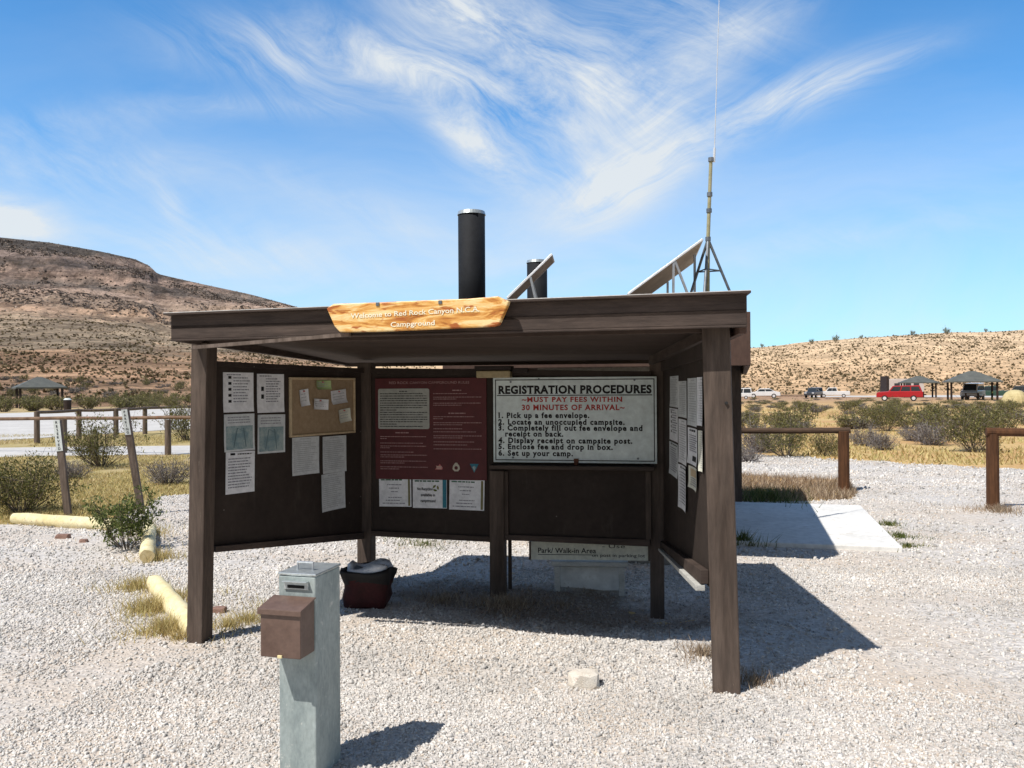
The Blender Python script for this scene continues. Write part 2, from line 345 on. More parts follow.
M['mountain'] = hillmat('mountain rock', [(0,(.60,.39,.25)), (.075,(.56,.37,.24)), (.12,(.36,.29,.21)), (.30,(.34,.27,.20)), (.40,(.42,.30,.22)), (.46,(.33,.255,.20)), (.56,(.39,.295,.24)), (.62,(.13,.115,.105)), (.69,(.32,.24,.20)), (.77,(.105,.092,.088)), (.86,(.25,.195,.17)), (.94,(.09,.082,.078))], 190, (.12,.10,.07), .22, .15)
M['hill'] = hillmat('hill soil', [(0,(.50,.335,.195)), (.5,(.53,.39,.25)), (1,(.51,.39,.265))], 24, (.30,.23,.145), .45, .20, False)

# ------------------------------------------------------------------ ground and terrain
def gz(x, y):
    z = -.16*math.exp(-(((x-1.1)/.6)**2+((y-6.35)/.55)**2)) - .03*math.exp(-(((x+.1)/.5)**2+((y-6.6)/.5)**2))
    w = max(0, 1-math.hypot(x, y-8)/14)
    return z + w*.014*mnoise.noise(Vector((x*.7, y*.7, 3.1)))
def axis(lo, hi, c0, c1, step):
    a = list(np.arange(c0, c1+1e-6, step)); s = step; x = c1
    while x < hi: s *= 1.28; x += s; a.append(x)
    s = step; x = c0
    while x > lo: s *= 1.28; x -= s; a.insert(0, x)
    return a
def sheet(name, xs, ys, mt, keep=None, zo=0.0):
    idx = {}; vs = []; fs = []
    def vid(i, j):
        if (i, j) not in idx: idx[(i, j)] = len(vs); vs.append((xs[i], ys[j], gz(xs[i], ys[j])+zo))
        return idx[(i, j)]
    for i in range(len(xs)-1):
        for j in range(len(ys)-1):
            if keep and not keep((xs[i]+xs[i+1])/2, (ys[j]+ys[j+1])/2): continue
            fs.append((vid(i,j), vid(i+1,j), vid(i+1,j+1), vid(i,j+1)))
    return np_mesh(name, np.array(vs), np.array(fs), mt, smooth=True)
tag(sheet('ground', axis(-3500,3500,-6,6,.2), axis(-1500,3500,2,14,.2), M['soil']), kind='structure')

def inpoly(x, y, poly):
    c = False; n = len(poly); j = n-1
    for i in range(n):
        xi, yi = poly[i]; xj, yj = poly[j]
        if (yi > y) != (yj > y) and x < (xj-xi)*(y-yi)/(yj-yi)+xi: c = not c
        j = i
    return c
LOT = [G(a, b).xy for a, b in [(-500,600), (-30,524), (100,526), (135,512), (165,497), (250,488), (400,484), (700,484), (700,502), (790,502), (852,500), (858,491), (846,481), (740,475), (620,471), (620,449), (740,454), (1024,470), (1500,497)]]
LOT = [tuple(p) for p in LOT] + [(22, 4), (22,-6), (-14,-6)]
def in_lot(x, y):
    k = .05*max(1, y*.08)
    return inpoly(x + 2.2*k*mnoise.noise(Vector((x*1.3, y*1.3, 0))), y + 2.2*k*mnoise.noise(Vector((x*1.3, y*1.3, 9))), LOT)
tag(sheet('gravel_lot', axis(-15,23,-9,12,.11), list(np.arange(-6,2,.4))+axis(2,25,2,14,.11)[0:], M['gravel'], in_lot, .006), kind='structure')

def strip(name, top, bot, mt, zo=.006, amp=.25):
    """a road surface between two edges given as ground points"""
    def dens(pts):
        out = []
        for a, b in zip(pts[:-1], pts[1:]):
            for k in range(12): out.append(a.lerp(b, k/12))
        out.append(pts[-1]); return [p + Vector((0, amp*mnoise.noise(p*.35), 0)) for p in out]
    t, b = dens(top), dens(bot); n = len(t)
    mb = MB(); mb.add([(p.x,p.y,zo) for p in t]+[(p.x,p.y,zo) for p in b], [(k, n+k, n+k+1, k+1) for k in range(n-1)])
    return tag(mb.build(name, mt), kind='structure')
strip('road', [G(-400,447.5), G(0,448), G(210,445.5), G(420,443)], [G(-400,458), G(0,457), G(210,454), G(420,451)], M['road'], .006, .12)
strip('road', [G(-400,416), G(0,413.5), G(120,409.5), G(320,406.5)], [G(-400,449), G(0,441), G(120,433), G(320,421)], M['road'], .010, .5)
strip('road', [G(500,393), G(740,392.4), G(880,391.5), G(1250,390)], [G(500,397.5), G(740,397), G(880,397), G(1250,398)], M['road'], .006, 1)
# concrete pad beside the block
pad = MB(); pad.hexa([uv(-.5,8.8,-.05), uv(1.49,8.86,-.05), uv(1.49,11.85,-.05), uv(-.5,11.85,-.05)], [uv(-.5,8.8,.05), uv(1.49,8.86,.05), uv(1.49,11.85,.05), uv(-.5,11.85,.05)])
tag(pad.build('concrete_pad', M['concrete'], bevel=.01), kind='structure')

def interp(x, tab):
    return float(np.interp(x, [t[0] for t in tab], [t[1] for t in tab]))
def fbm(x, y, z=0, o=5): return mnoise.fractal(Vector((x, y, z)), 1.0, 2.0, o)
RIDGE_L = [(-900,125),(-500,176),(-200,174),(0,155.5),(50,150),(100,141),(135,133),(150,126),(158,118),(170,115),(200,108),(250,97),(290,86),(340,72),(420,48),(520,30),(650,26),(900,24)]
PROF_L = [(70,0),(110,.05),(180,.13),(260,.21),(420,.37),(560,.475),(700,.52),(790,.57),(830,.66),(900,.74),(940,.77),(975,.90),(1020,.93),(1100,1.0),(1300,.9),(1800,.5)]
def z_left(az, d):
    px = 512+F*az
    e = interp(px, RIDGE_L)*interp(d, PROF_L)
    x, y = az*d, d
    n = fbm(x*.006, y*.006)*.5 + fbm(x*.03, y*.03, 5)*.12
    w = min(1, max(0, (d-130)/500))
    e2 = e*(1+.0*n) + w*n*min(e*.16, 7)
    if d >= 1090: e2 = e
    # rock ledges
    if 650 < d < 1085:
        s = 17.0; q = e2/s + .35*fbm(x*.004, y*.004, 4); fr = q-math.floor(q); e2 = e2*.35 + .65*s*(math.floor(q)+fr**3.5 - .35*fbm(x*.004, y*.004, 4)); e2 += 1.6*fbm(x*.03, y*.02, 8)
    if d > 560:
        k = min(1, (d-560)/150); e2 += k*(3.4*abs(fbm(x*.035, y*.035, 2, 4)) - 1.2 + 1.6*fbm(x*.11, y*.08, 6, 3))*(1 if d < 1060 else 0)
        e2 = min(e2, e if d >= 1090 else interp(px, RIDGE_L)*.985)
    return e2/F*d
RIDGE_R = [(300,26),(500,34),(620,39),(740,42),(830,50),(900,55),(930,57),(1024,58),(1200,62),(1500,70)]
PROF_R = [(125,0),(150,.05),(200,.30),(260,.66),(310,.90),(350,1.0),(450,.92),(700,.5)]
def z_right(az, d):
    px = 512+F*az
    e = interp(px, RIDGE_R)*interp(d, PROF_R)
    x, y = az*d, d
    return (e*(1+.05*fbm(x*.02, y*.02)) )/F*d
def polar(name, zf, a0, a1, na, ds, mt):
    az = np.linspace(a0, a1, na); vs = np.array([(a*d, d, zf(a, d)-.25) for d in ds for a in az])
    i = np.arange((len(ds)-1)*na); i = i[i % na != na-1]
    return tag(np_mesh(name, vs, np.stack([i, i+1, i+na+1, i+na], 1), mt, smooth=True), kind='structure')
polar('mountain', z_left, -1.6, .35, 420, list(np.linspace(70,400,34))+list(np.linspace(410,1300,200))+[1500,1800], M['mountain'])
polar('hill', z_right, -.24, 1.5, 260, list(np.linspace(125,360,70))+[450,700], M['hill'])

# ------------------------------------------------------------------ plants
def bush(seed, rad, h, nst, nleaf, ls, leafm, twigm, flat=1.0, tw=.006):
    """returns (branches mesh, foliage mesh)"""
    g = np.random.default_rng(seed); V1 = []; F1 = []; tips = []
    n = 0
    def seg(a, b, r):
        nonlocal n
        t = b-a; q = np.cross(t, [0.3,.2,1]); q /= (np.linalg.norm(q)+1e-9); w = np.cross(t, q); w /= (np.linalg.norm(w)+1e-9)
        for P0, rr in ((a, r), (b, r*.7)):
            for k in range(3): V1.append(P0+(q*math.cos(k*2.094)+w*math.sin(k*2.094))*rr)
        for k in range(3): F1.append((n+k, n+(k+1)%3, n+3+(k+1)%3, n+3+k))
        n += 6
    for i in range(nst):
        a = g.uniform(0, 6.283); sp = g.uniform(.1, 1)**.7
        tip = np.array([math.cos(a)*rad*sp, math.sin(a)*rad*sp, h*g.uniform(.6,1.05)*(1-.35*sp*sp*flat)])
        p0 = np.array([math.cos(a)*rad*.08, math.sin(a)*rad*.08, -.03]); mid = p0*.5+tip*.5+np.array([0,0,-.08*h])+g.normal(0,.04*rad,3)
        seg(p0, mid, tw*1.4); seg(mid, tip, tw)
        for s in (.45,.6,.75,.9,1.0): tips.append((p0*(1-s)**2+mid*2*s*(1-s)+tip*s*s, s))
        for k in range(4):
            s = g.uniform(.4, .95); b0 = p0*(1-s)**2+mid*2*s*(1-s)+tip*s*s
            b1 = b0+g.normal(0,1,3)*rad*.2+np.array([0,0,.10*h]); b1[2] = max(.02, b1[2])
            seg(b0, b1, tw*.6); tips.append((b1, 1)); tips.append(((b0+b1)/2, .8))
    T = np.array([t[0] for t in tips]); wt = g.uniform(0,1,len(T))**2.2; ci = g.choice(len(T), nleaf, p=wt/wt.sum())
    cp = T[ci] + g.normal(0, 1, (nleaf,3))*np.array([rad*.07, rad*.07, h*.05]); cp[:,2] = np.maximum(cp[:,2], .01)
    d1 = g.normal(0,1,(nleaf,3)); d1[:,2] += .6; d1 /= np.linalg.norm(d1,axis=1)[:,None]
    d2 = np.cross(d1, g.normal(0,1,(nleaf,3))); d2 /= np.linalg.norm(d2,axis=1)[:,None]
    sz = ls*g.uniform(.5,1.4,(nleaf,1))
    vs = np.stack([cp-d2*sz*.38, cp-d1*sz*.8, cp+d2*sz*.38, cp+d1*sz], 1).reshape(-1,3)
    fs = np.arange(nleaf*4).reshape(-1,4)
    return (np_mesh('branches', np.array(V1), np.array(F1), twigm, link=False), np_mesh('foliage', vs, fs, leafm, link=False))
def plant(meshes, name, loc, s, rz, label, cat, group=None, sz=None):
    t = bpy.data.objects.new(name, None); t.empty_display_size = .1; C.objects.link(t); t.location = loc; t.rotation_euler.z = rz
    t.scale = (s, s, s*(sz or 1))
    for nm, me in zip(('branches','foliage'), meshes):
        o = bpy.data.objects.new(nm, me); C.objects.link(o); o.parent = t
    return tag(t, label, cat, group)
creo = [bush(20+i, 1.0, 1.15, 42, 3400, .030, M['leaf'], M['twig']) for i in range(4)]
greyb = [bush(40+i, .6, .55, 70, 1600, .020, M['leafgrey'], M['twiggrey'], 1.3, .006) for i in range(3)]
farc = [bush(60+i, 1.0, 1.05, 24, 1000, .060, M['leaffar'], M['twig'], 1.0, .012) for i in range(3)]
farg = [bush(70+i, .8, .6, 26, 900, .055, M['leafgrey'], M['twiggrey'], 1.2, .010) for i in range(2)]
bright = bush(90, .46, .66, 20, 2600, .024, M['leafbright'], M['twig'], .8, .004)
big = bush(91, .9, 1.05, 60, 6000, .026, M['leaf'], M['twig'], 1.0, .005)

plant(bright, 'creosote_bush', G(127,549), .92, 0, 'small bright green bush at the end of the long yellow log, before the leaning stake', 'bush')
plant(big, 'creosote_bush', G(22,512), .78, 1, 'wide olive bush at the left edge, behind the long yellow log', 'bush')
plant(creo[0], 'creosote_bush', G(102,467), .95, 2, 'open grey stemmed bush between the two marker stakes, before the rail fence', 'bush')
plant(greyb[0], 'desert_shrub', G(168,484), .8, 2, 'low grey shrub on yellow grass just left of the kiosk front post', 'shrub')
plant(greyb[1], 'desert_shrub', G(72,479), .65, 1, 'small grey shrub on yellow grass beside the shorter marker stake', 'shrub')
plant(creo[2], 'creosote_bush', G(188,440), 1.25, 0, 'olive creosote bush by the rail fence, partly behind the kiosk left post', 'bush')
for px, py, s, k, lab in [
    (786,457,.80,1,'broad green creosote bush under the left end of the single rail on the right'),
    (826,456,.55,3,'creosote bush just left of the right rail fence post'),
    (886,431,.95,2,'tall olive bush below the red vehicle'),
    (975,452,.98,0,'dark twiggy bush left of the right hand gate post'),]:
    plant(creo[k], 'creosote_bush', G(px,py), s, k, lab, 'bush')
for px, py, s, k, lab in [
    (934,445,1.25,0,'dark grey rounded shrub on orange ground beyond the gravel road'),
    (866,446,.95,1,'pale grey shrub just right of the rail fence post'),
    (882,450,.8,2,'flat grey shrub right of the rail fence post, nearest the gravel road'),
    (914,441,.9,1,'smallest grey shrub left of the dark rounded one'),
    (758,452,1.3,2,'grey green shrub below the rail, next to the kiosk'),
    (748,462,.7,0,'small yellowish shrub at the gravel road edge by the kiosk')]:
    plant(greyb[k], 'desert_shrub', G(px,py), s, k, lab, 'shrub')
lab1 = 'olive creosote bush among the distant scrub on the right, below the parked vehicles'
lab2 = 'grey low shrub among the distant scrub on the right, below the parked vehicles'
lab3 = 'dense green bush in the row beyond the left gravel road'
lab4 = 'dark shrub on the reddish slope behind the left picnic shelter'
cnt = 0
for i in range(215):
    py = 398.5 + 33*rnd.random()**1.05; px = rnd.uniform(735, 1040)
    if py > 414 and rnd.random() < .6: continue
    p = G(px, py); hm = max(.30, 1.6-12.3*p.y/F); k_ = rnd.uniform(.45,1.0)*hm*(.8 if py > 404 else 1)
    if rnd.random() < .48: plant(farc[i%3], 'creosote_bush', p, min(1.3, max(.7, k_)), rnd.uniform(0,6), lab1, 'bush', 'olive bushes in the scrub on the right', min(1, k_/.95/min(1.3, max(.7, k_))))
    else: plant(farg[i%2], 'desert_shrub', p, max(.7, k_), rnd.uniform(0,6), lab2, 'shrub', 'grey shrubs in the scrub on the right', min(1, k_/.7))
for i in range(44):
    px = rnd.uniform(-20, 200); py = rnd.uniform(402.5,409.5) if px > 75 else rnd.uniform(404,412)
    if 60 < px < 76: continue
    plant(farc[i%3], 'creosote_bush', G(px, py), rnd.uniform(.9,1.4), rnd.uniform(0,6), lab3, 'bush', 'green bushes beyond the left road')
def on_left(px, d):
    a = (px-512)/F; return Vector((a*d, d, z_left(a, d)-.1-.25))
for i in range(60):
    px = rnd.uniform(-10, 215); d = rnd.uniform(95, 190)
    plant(farg[i%2] if i % 3 else farc[i%3], 'desert_shrub', on_left(px, d), rnd.uniform(.7,1.7), rnd.uniform(0,6), lab4, 'shrub', 'shrubs on the reddish slope')
# small weeds
def tuft(cx, cy, r, n, h, w, g):
    a = g.uniform(0,6.283,n); q = r*np.abs(g.normal(0,.75,n))*(1+.5*np.sin(a*3+cx*7)); x = cx+np.cos(a)*q; y = cy+np.sin(a)*q
    return blades(x, y, h, w, g)
def blades(x, y, h, w, g, lean=.5):
    n = len(x); z = np.array([gz(a, b) for a, b in zip(x, y)])
    b = np.stack([x, y, z], 1); hh = h*g.uniform(.4,1.3,n)
    t = b + np.stack([g.normal(0,lean,n)*hh, g.normal(0,lean,n)*hh, hh], 1)
    a = g.uniform(0,3.14,n); s = np.stack([np.cos(a), np.sin(a), 0*a], 1)*w
    return np.stack([b-s, b+s, t], 1).reshape(-1,3)
def stuff(name, parts, mt, label, cat):
    v = np.concatenate(parts); o = np_mesh(name, v, np.arange(len(v)).reshape(-1,3), mt)
    return tag(o, label, cat, kind='stuff')
gg = np.random.default_rng(5)
# left field of dry grass
xs = []; ys = []
while len(xs) < 42000:
    d = gg.uniform(9.3, 31); a = gg.uniform(-.68,-.33)
    if gg.random() > (12/d): continue
    x = a*d
    if in_lot(x, d) or 20.8 < d < 24.6 and a < 0: continue
    if mnoise.noise(Vector((x*.5, d*.5, 2))) < -.22: continue
    xs.append(x); ys.append(d)
stuff('dry_grass', [blades(np.array(xs), np.array(ys), .055, .008, gg)], M['grass'], 'short yellow dry grass covering the field on the left', 'grass')
xs = []; ys = []
while len(xs) < 10000:
    d = gg.uniform(17, 60); a = gg.uniform(.24,.66)
    if gg.random() > (20/d) or in_lot(a*d, d): continue
    if mnoise.noise(Vector((a*d*.3, d*.3, 2))) < -.1: continue
    xs.append(a*d); ys.append(d)
stuff('dry_grass', [blades(np.array(xs), np.array(ys), .10, .022, gg)], M['grass'], 'orange yellow dry grass beyond the gravel road on the right', 'grass')
# grassy island between pad and road
xs = []; ys = []
while len(xs) < 9000:
    p = G(gg.uniform(690,858), gg.uniform(475,503))
    if in_lot(p.x, p.y): continue
    xs.append(p.x); ys.append(p.y)
stuff('dead_weeds', [blades(np.array(xs), np.array(ys), .10, .006, gg)], M['litter'], 'brown dead weeds in the strip behind the concrete pad', 'weeds')
stuff('dead_weeds', [tuft(*G(178,640).xy, .10, 150, .08, .003, gg), tuft(*G(150,612).xy, .20, 900, .11, .003, gg), tuft(*G(165,632).xy, .17, 900, .10, .003, gg), tuft(*G(136,590).xy, .18, 600, .11, .003, gg),
    tuft(*G(178,600).xy, .22, 500, .09, .003, gg), tuft(*G(160,560).xy, .25, 500, .1, .003, gg), tuft(*G(150,535).xy, .3, 500, .1, .003, gg), tuft(*G(248,622).xy, .22, 500, .07, .003, gg), tuft(*G(228,628).xy, .18, 350, .07, .003, gg), tuft(*G(270,608).xy, .2, 260, .06, .003, gg)], M['grass'], 'straw coloured weeds around the yellow log and the left front post', 'weeds')
stuff('dead_weeds', [tuft(*G(702,655).xy, .13, 420, .07, .003, gg), tuft(*G(756,683).xy, .15, 300, .06, .003, gg), tuft(*G(505,603).xy, .28, 900, .08, .003, gg), tuft(*G(560,600).xy, .3, 300, .04, .003, gg), tuft(*G(440,600).xy, .35, 500, .05, .003, gg),
    tuft(*G(1000,512).xy, .35, 600, .10, .004, gg)], M['litter'], 'brown withered weeds at the foot of the kiosk posts', 'weeds')
stuff('green_weeds', [tuft(*G(900,538).xy, .15, 300, .06, .005, gg), tuft(*G(888,526).xy, .15, 250, .06, .005, gg), tuft(*G(907,547).xy, .12, 200, .05, .005, gg),
    tuft(*G(762,500).xy, .5, 900, .16, .008, gg), tuft(*G(425,545).xy, .35, 300, .06, .004, gg), tuft(*G(400,538).xy, .3, 200, .06, .004, gg), tuft(*G(742,545).xy, .12, 300, .13, .006, gg)], M['weed'], 'low green weeds along the edges of the concrete pad', 'weeds')

# hillside scrub, one mass: clumps of small faces
def clumps(pts, sizes, g, k=9):
    n = len(pts); V_ = []
    for s in range(k):
        d = g.normal(0, 1, (n,3)); d[:,2] = np.abs(d[:,2])*.8; d /= np.linalg.norm(d,axis=1)[:,None]
        c = pts + d*sizes[:,None]*.42*g.uniform(.5,1,(n,1))
        e1 = g.normal(0,1,(n,3)); e1 /= np.linalg.norm(e1,axis=1)[:,None]
        e2 = np.cross(e1, g.normal(0,1,(n,3))); e2 /= np.linalg.norm(e2,axis=1)[:,None]
        w = sizes[:,None]*.42
        V_.append(np.stack([c-e1*w-e2*w*.6, c+e1*w-e2*w*.5, c+e2*w], 1))
    return np.stack(V_, 1).reshape(-1,3)
pts = []; sz = []
for i in range(10500):
    d = gg.uniform(150**1.2, 352**1.2)**(1/1.2); a = gg.uniform(.20, .72)
    x = a*d
    if mnoise.noise(Vector((x*.04, d*.02, 3))) < -.05 and gg.random() < .55: continue
    pts.append((x, d, z_right(a, d)-.15)); sz.append(gg.uniform(.2,.42) + (.5*gg.random() if gg.random() < .22 else 0))
for i in range(1500):
    d = gg.uniform(150, 352); a = gg.uniform(-.2, .2); pts.append((a*d, d, z_right(a, d)-.15)); sz.append(gg.uniform(.3,.8))
p1 = clumps(np.array(pts), np.array(sz), gg)
pts = []; sz = []
for i in range(15000):
    d = gg.uniform(100**.7, 900**.7)**(1/.7); a = gg.uniform(-.66, -.02)
    if d < 210 and gg.random() < .7 or d > 500 and gg.random() < (d-500)/420: continue
    if mnoise.noise(Vector((a*d*.03, d*.015, 3))) < -.12 and gg.random() < .75: continue
    pts.append((a*d, d, z_left(a, d)-.15)); sz.append((gg.uniform(.22,.5) + (.5*gg.random() if gg.random() < .25 else 0))*(1+min(d,420)/420))
p2 = clumps(np.array(pts), np.array(sz), gg)
stuff('hillside_scrub', [p1], M['scrub'], 'dark desert scrub dotted over the tan hill on the right', 'scrub')
stuff('hillside_scrub', [p2], M['scrub'], 'dark desert scrub dotted over the mountain slope on the left', 'scrub')
# broken rock faces of the cliffs
M['crag'] = island_mat('cliff rock', [(0,(.08,.072,.068)), (.35,(.15,.13,.118)), (.7,(.28,.23,.195)), (1,(.48,.38,.31))], .95)
pts = []; sz = []
while len(pts) < 15000:
    d = gg.uniform(740, 1100); a = gg.uniform(-.68, -.2); px_ = 512+F*a
    k = interp(d, PROF_L) + .05*mnoise.noise(Vector((a*14, d*.01, 1)))
    w_ = 1.0 if .92 < k else (.75 if .60 < k < .72 else (.5 if .78 < k < .86 else .04))
    if gg.random() > w_: continue
    if mnoise.noise(Vector((a*30, d*.012, 5))) < -.1 and gg.random() < .8: continue
    pts.append((a*d, d, z_left(a, d)-.9)); sz.append(gg.uniform(1.0, 3.4)*(1 if k < .97 else .6))
stuff('cliff_rocks', [clumps(np.array(pts), np.array(sz), gg, 7)], M['crag'], 'broken dark rock faces along the cliffs of the left mountain', 'rocks')
# a few taller yuccas on the ridge line
for i, px in enumerate([762, 812, 836, 862, 913, 947, 986]):
    a = (px-512)/F; d = 345; b = Vector((a*d, d, z_right(a, d)-.2))
    plant(farc[i%3], 'joshua_tree', b, .9+.35*(i%3), i, 'small dark tree standing up from the ridge of the right hill', 'tree', 'trees along the right ridge', 1.7)

# ------------------------------------------------------------------ gravel chips
def chips():
    base = np.array([(-1,-1,-1),(1,-1,-1),(1,1,-1),(-1,1,-1),(-1,-1,1),(1,-1,1),(1,1,1),(-1,1,1)], float)
    tri = np.array([(0,2,1),(0,3,2),(4,5,6),(4,6,7),(0,1,5),(0,5,4),(1,2,6),(1,6,5),(2,3,7),(2,7,6),(3,0,4),(3,4,7)])
    X = []; Y = []; S = []
    def band(d0, d1, n, s0, s1, al=-.72, ar=.72):
        k = 0
        while k < n:
            d = math.sqrt(gg.uniform(d0*d0, d1*d1)); a = gg.uniform(al, ar); x = a*d
            if d < 9.3 or True:
                if not in_lot(x, d): k += .3; continue
            if mnoise.noise(Vector((x*.55, d*.45, 7)))+.35*mnoise.noise(Vector((x*2.1, d*2.1, 1))) > .30 and gg.random() < .72: continue
            if ((x-.25)/1.7)**2+((d-6.4)/.7)**2 < 1 and gg.random() < .45: continue
            u_ = x*U.x+d*U.y; v_ = x*V.x+d*V.y
            if -.55 < u_ < 1.52 and 8.75 < v_ < 11.9: k += 1; continue
            X.append(x); Y.append(d); S.append(gg.uniform(s0, s1)*(1.0 if gg.random() < .93 else 1.7)); k += 1
    band(2.9, 4.6, 46000, .0032, .0078)
    band(4.6, 7.5, 52000, .0044, .0098)
    band(7.5, 13.0, 28000, .007, .014)
    band(13.0, 26.0, 12000, .011, .020, .2, .72)
    n = len(X); X = np.array(X); Y = np.array(Y); S = np.array(S)
    Z = np.array([gz(a, b) for a, b in zip(X, Y)])+.006
    sc3 = S[:,None]*gg.uniform(.6,1.25,(n,3)); sc3[:,2] *= .52
    v = base[None]*gg.uniform(.55,1.1,(n,8,3))*sc3[:,None,:]
    q = gg.normal(0,1,(n,4)); q /= np.linalg.norm(q,axis=1)[:,None]; q[:,0] += 0
    w,x,y,z = q.T
    Rm = np.stack([1-2*(y*y+z*z),2*(x*y-z*w),2*(x*z+y*w),2*(x*y+z*w),1-2*(x*x+z*z),2*(y*z-x*w),2*(x*z-y*w),2*(y*z+x*w),1-2*(x*x+y*y)],1).reshape(n,3,3)
    v = np.einsum('nij,nkj->nki', Rm, v) + np.stack([X,Y,Z+S*.22],1)[:,None,:]
    f = (tri[None]+(np.arange(n)*8)[:,None,None]).reshape(-1,3)
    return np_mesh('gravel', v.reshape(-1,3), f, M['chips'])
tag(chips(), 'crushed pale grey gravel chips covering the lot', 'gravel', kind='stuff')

# ------------------------------------------------------------------ lettering helpers
def text2d(body, serif=False, bold=0.0, space=1.0):
    """2D outline mesh of a line of text: (verts Nx2, faces)"""
    cu = bpy.data.curves.new('t', 'FONT'); cu.body = body; cu.size = 1; cu.offset = bold; cu.space_character = space; cu.resolution_u = 3
    o = bpy.data.objects.new('t', cu); C.objects.link(o)
    dg = bpy.context.evaluated_depsgraph_get(); me = bpy.data.meshes.new_from_object(o.evaluated_get(dg))
    vs = [(v.co.x, v.co.y) for v in me.vertices]; fs = [tuple(p.vertices) for p in me.polygons]
    if serif:
        ec = {}
        for p in me.polygons:
            for e in p.edge_keys: ec[e] = ec.get(e, 0)+1
        add = []
        for (a, b), c_ in ec.items():
            if c_ != 1: continue
            (x0,y0), (x1,y1) = vs[a], vs[b]
            if abs(y0-y1) < .004 and .05 < abs(x1-x0) < .195:
                yc = (y0+y1)/2
                for lv, sg in ((-bold, 1), (.729+bold, -1), (.547+bold,-1), (.70+bold,-1), (-.2-bold,1)):
                    if abs(yc-lv) < .035: add.append((min(x0,x1)-.045, max(x0,x1)+.045, yc, yc+sg*.05)); break
        keep_ = []
        for q_ in sorted(add):
            if any(abs(q_[2]-p_[2]) < .05 and q_[0] < p_[1] and p_[0] < q_[1] for p_ in keep_): continue
            keep_.append(q_)
        for x0, x1, y0, y1 in keep_:
            k = len(vs); vs += [(x0,y0),(x1,y0),(x1,y1),(x0,y1)]; fs.append((k,k+1,k+2,k+3) if y1 > y0 else (k+3,k+2,k+1,k))
    bpy.data.objects.remove(o); bpy.data.meshes.remove(me); bpy.data.curves.remove(cu)
    return vs, fs

class Wall:
    """vertical board plane through two ground points, facing the eye"""
    def __init__(s, a, b):
        s.o = Vector((a[0], a[1], 0)); s.d = (Vector((b[0], b[1], 0))-s.o); s.len = s.d.length; s.d.normalize(); s.n = Vector((s.d.y, -s.d.x, 0))
        if s.n.dot(Vector((0,-1,0))+Vector((-.2,0,0))) < 0: s.n = -s.n
    def pt(s, t, z, off=0): return s.o+s.d*t+s.n*off+Vector((0,0,z))
    def hit(s, px, py):
        r = ray(px, py); k = (s.o-CAM).dot(s.n)/r.dot(s.n); p = CAM+r*k
        return (p-s.o).dot(s.d), p.z
    def rect(s, x0, y0, x1, y1):
        """(t0,t1,z0,z1) of a true rectangle seen at about these directions"""
        c = [s.hit(x0,(y0+y1)/2)[0], s.hit(x1,(y0+y1)/2)[0]]; xm = (x0+x1)/2
        return c[0], c[1], s.hit(xm, y1)[1], s.hit(xm, y0)[1]
def put_text(mb, W, body, t0, z0, width=None, cap=.05, off=.004, serif=False, bold=0, mi=0, center=None, space=1.0, slope=0.0):
    vs, fs = text2d(body, serif, bold, space)
    x0 = min(v[0] for v in vs); x1 = max(v[0] for v in vs); sy = cap/.729
    sx = (width/(x1-x0)) if width else sy
    if center is not None: t0 = center-(x1-x0)*sx/2
    mb.add([W.pt(t0+(x-x0)*sx, z0+y*sy+slope*(x-x0)*sx, off) for x, y in vs], [f if W.flip else f for f in fs], mi)
Wall.flip = False
def words(mb, W, t0, t1, z, h, off, mi=0, fill=1.0, offf=None, first=None):
    """one row of print too small to read: word-length dashes"""
    t = t0; end = t0+(t1-t0)*fill
    while t < end-.004:
        w = rnd.uniform(1.2, 6)*h*.75; e = min(end, t+w)
        o = (offf((t+e)/2, z) if offf else 0)+off
        mb.quad(W.pt(t,z,o), W.pt(e,z,o), W.pt(e,z+h,o), W.pt(t,z+h,o), mi); t = e+h*.6

# ------------------------------------------------------------------ the kiosk
Lp = (P(199,643,5.41)); Rp = P(727,690,4.5)
K = thing('information_kiosk', (-.3, 5.7, 0), 'dark brown wooden notice kiosk with flat roof standing on the gravel lot', 'kiosk')
WL = Wall(P(214,400,5.50).xy, P(360,400,6.80).xy)
WB = Wall(P(366,400,6.85).xy, P(657,400,6.42).xy)
WR = Wall(P(664,400,6.38).xy, P(708,400,4.50).xy)
def post(a, b, w, d=None, sidev=U):
    mb = MB(); mb.bar(a, b, w, d or w, sidev); return mb.build('post', M['brown'], K, bevel=.006)
def foot(px, py, D):
    p = P(px, py, D); return Vector((p.x, p.y, gz(p.x, p.y)-.05))
post(foot(199.5,643,5.41), P(204.5,343,5.38), .112, .115)
b = foot(727,690,4.50); tp = P(716,326,4.50); post(b, tp+(tp-b)*0.0, .142)
post(foot(366.5,579,6.88), P(366.5,363,6.88), .118, sidev=WB.d)
post(foot(498.5,598,6.66), P(498,470,6.66), .115, sidev=WB.d)
post(foot(657.5,620,6.47), P(656.5,362,6.47), .105, sidev=WB.d)
mb = MB(); p = P(510,560,6.86); mb.bar(Vector((p.x,p.y,-.02)), Vector((p.x,p.y,1.2)), .03, .03); mb.build('brace_post', M['brown'], K)
def board(W, t0, t1, zb0, zt0, zb1, zt1, off, th, name, mt, bevel=0):
    """flat board on plane W; bottom/top heights at each end"""
    mb = MB()
    mb.hexa([W.pt(t0,zb0,off), W.pt(t1,zb1,off), W.pt(t1,zb1,off-th), W.pt(t0,zb0,off-th)], [W.pt(t0,zt0,off), W.pt(t1,zt1,off), W.pt(t1,zt1,off-th), W.pt(t0,zt0,off-th)])
    return mb.build(name, mt, K, bevel=bevel)
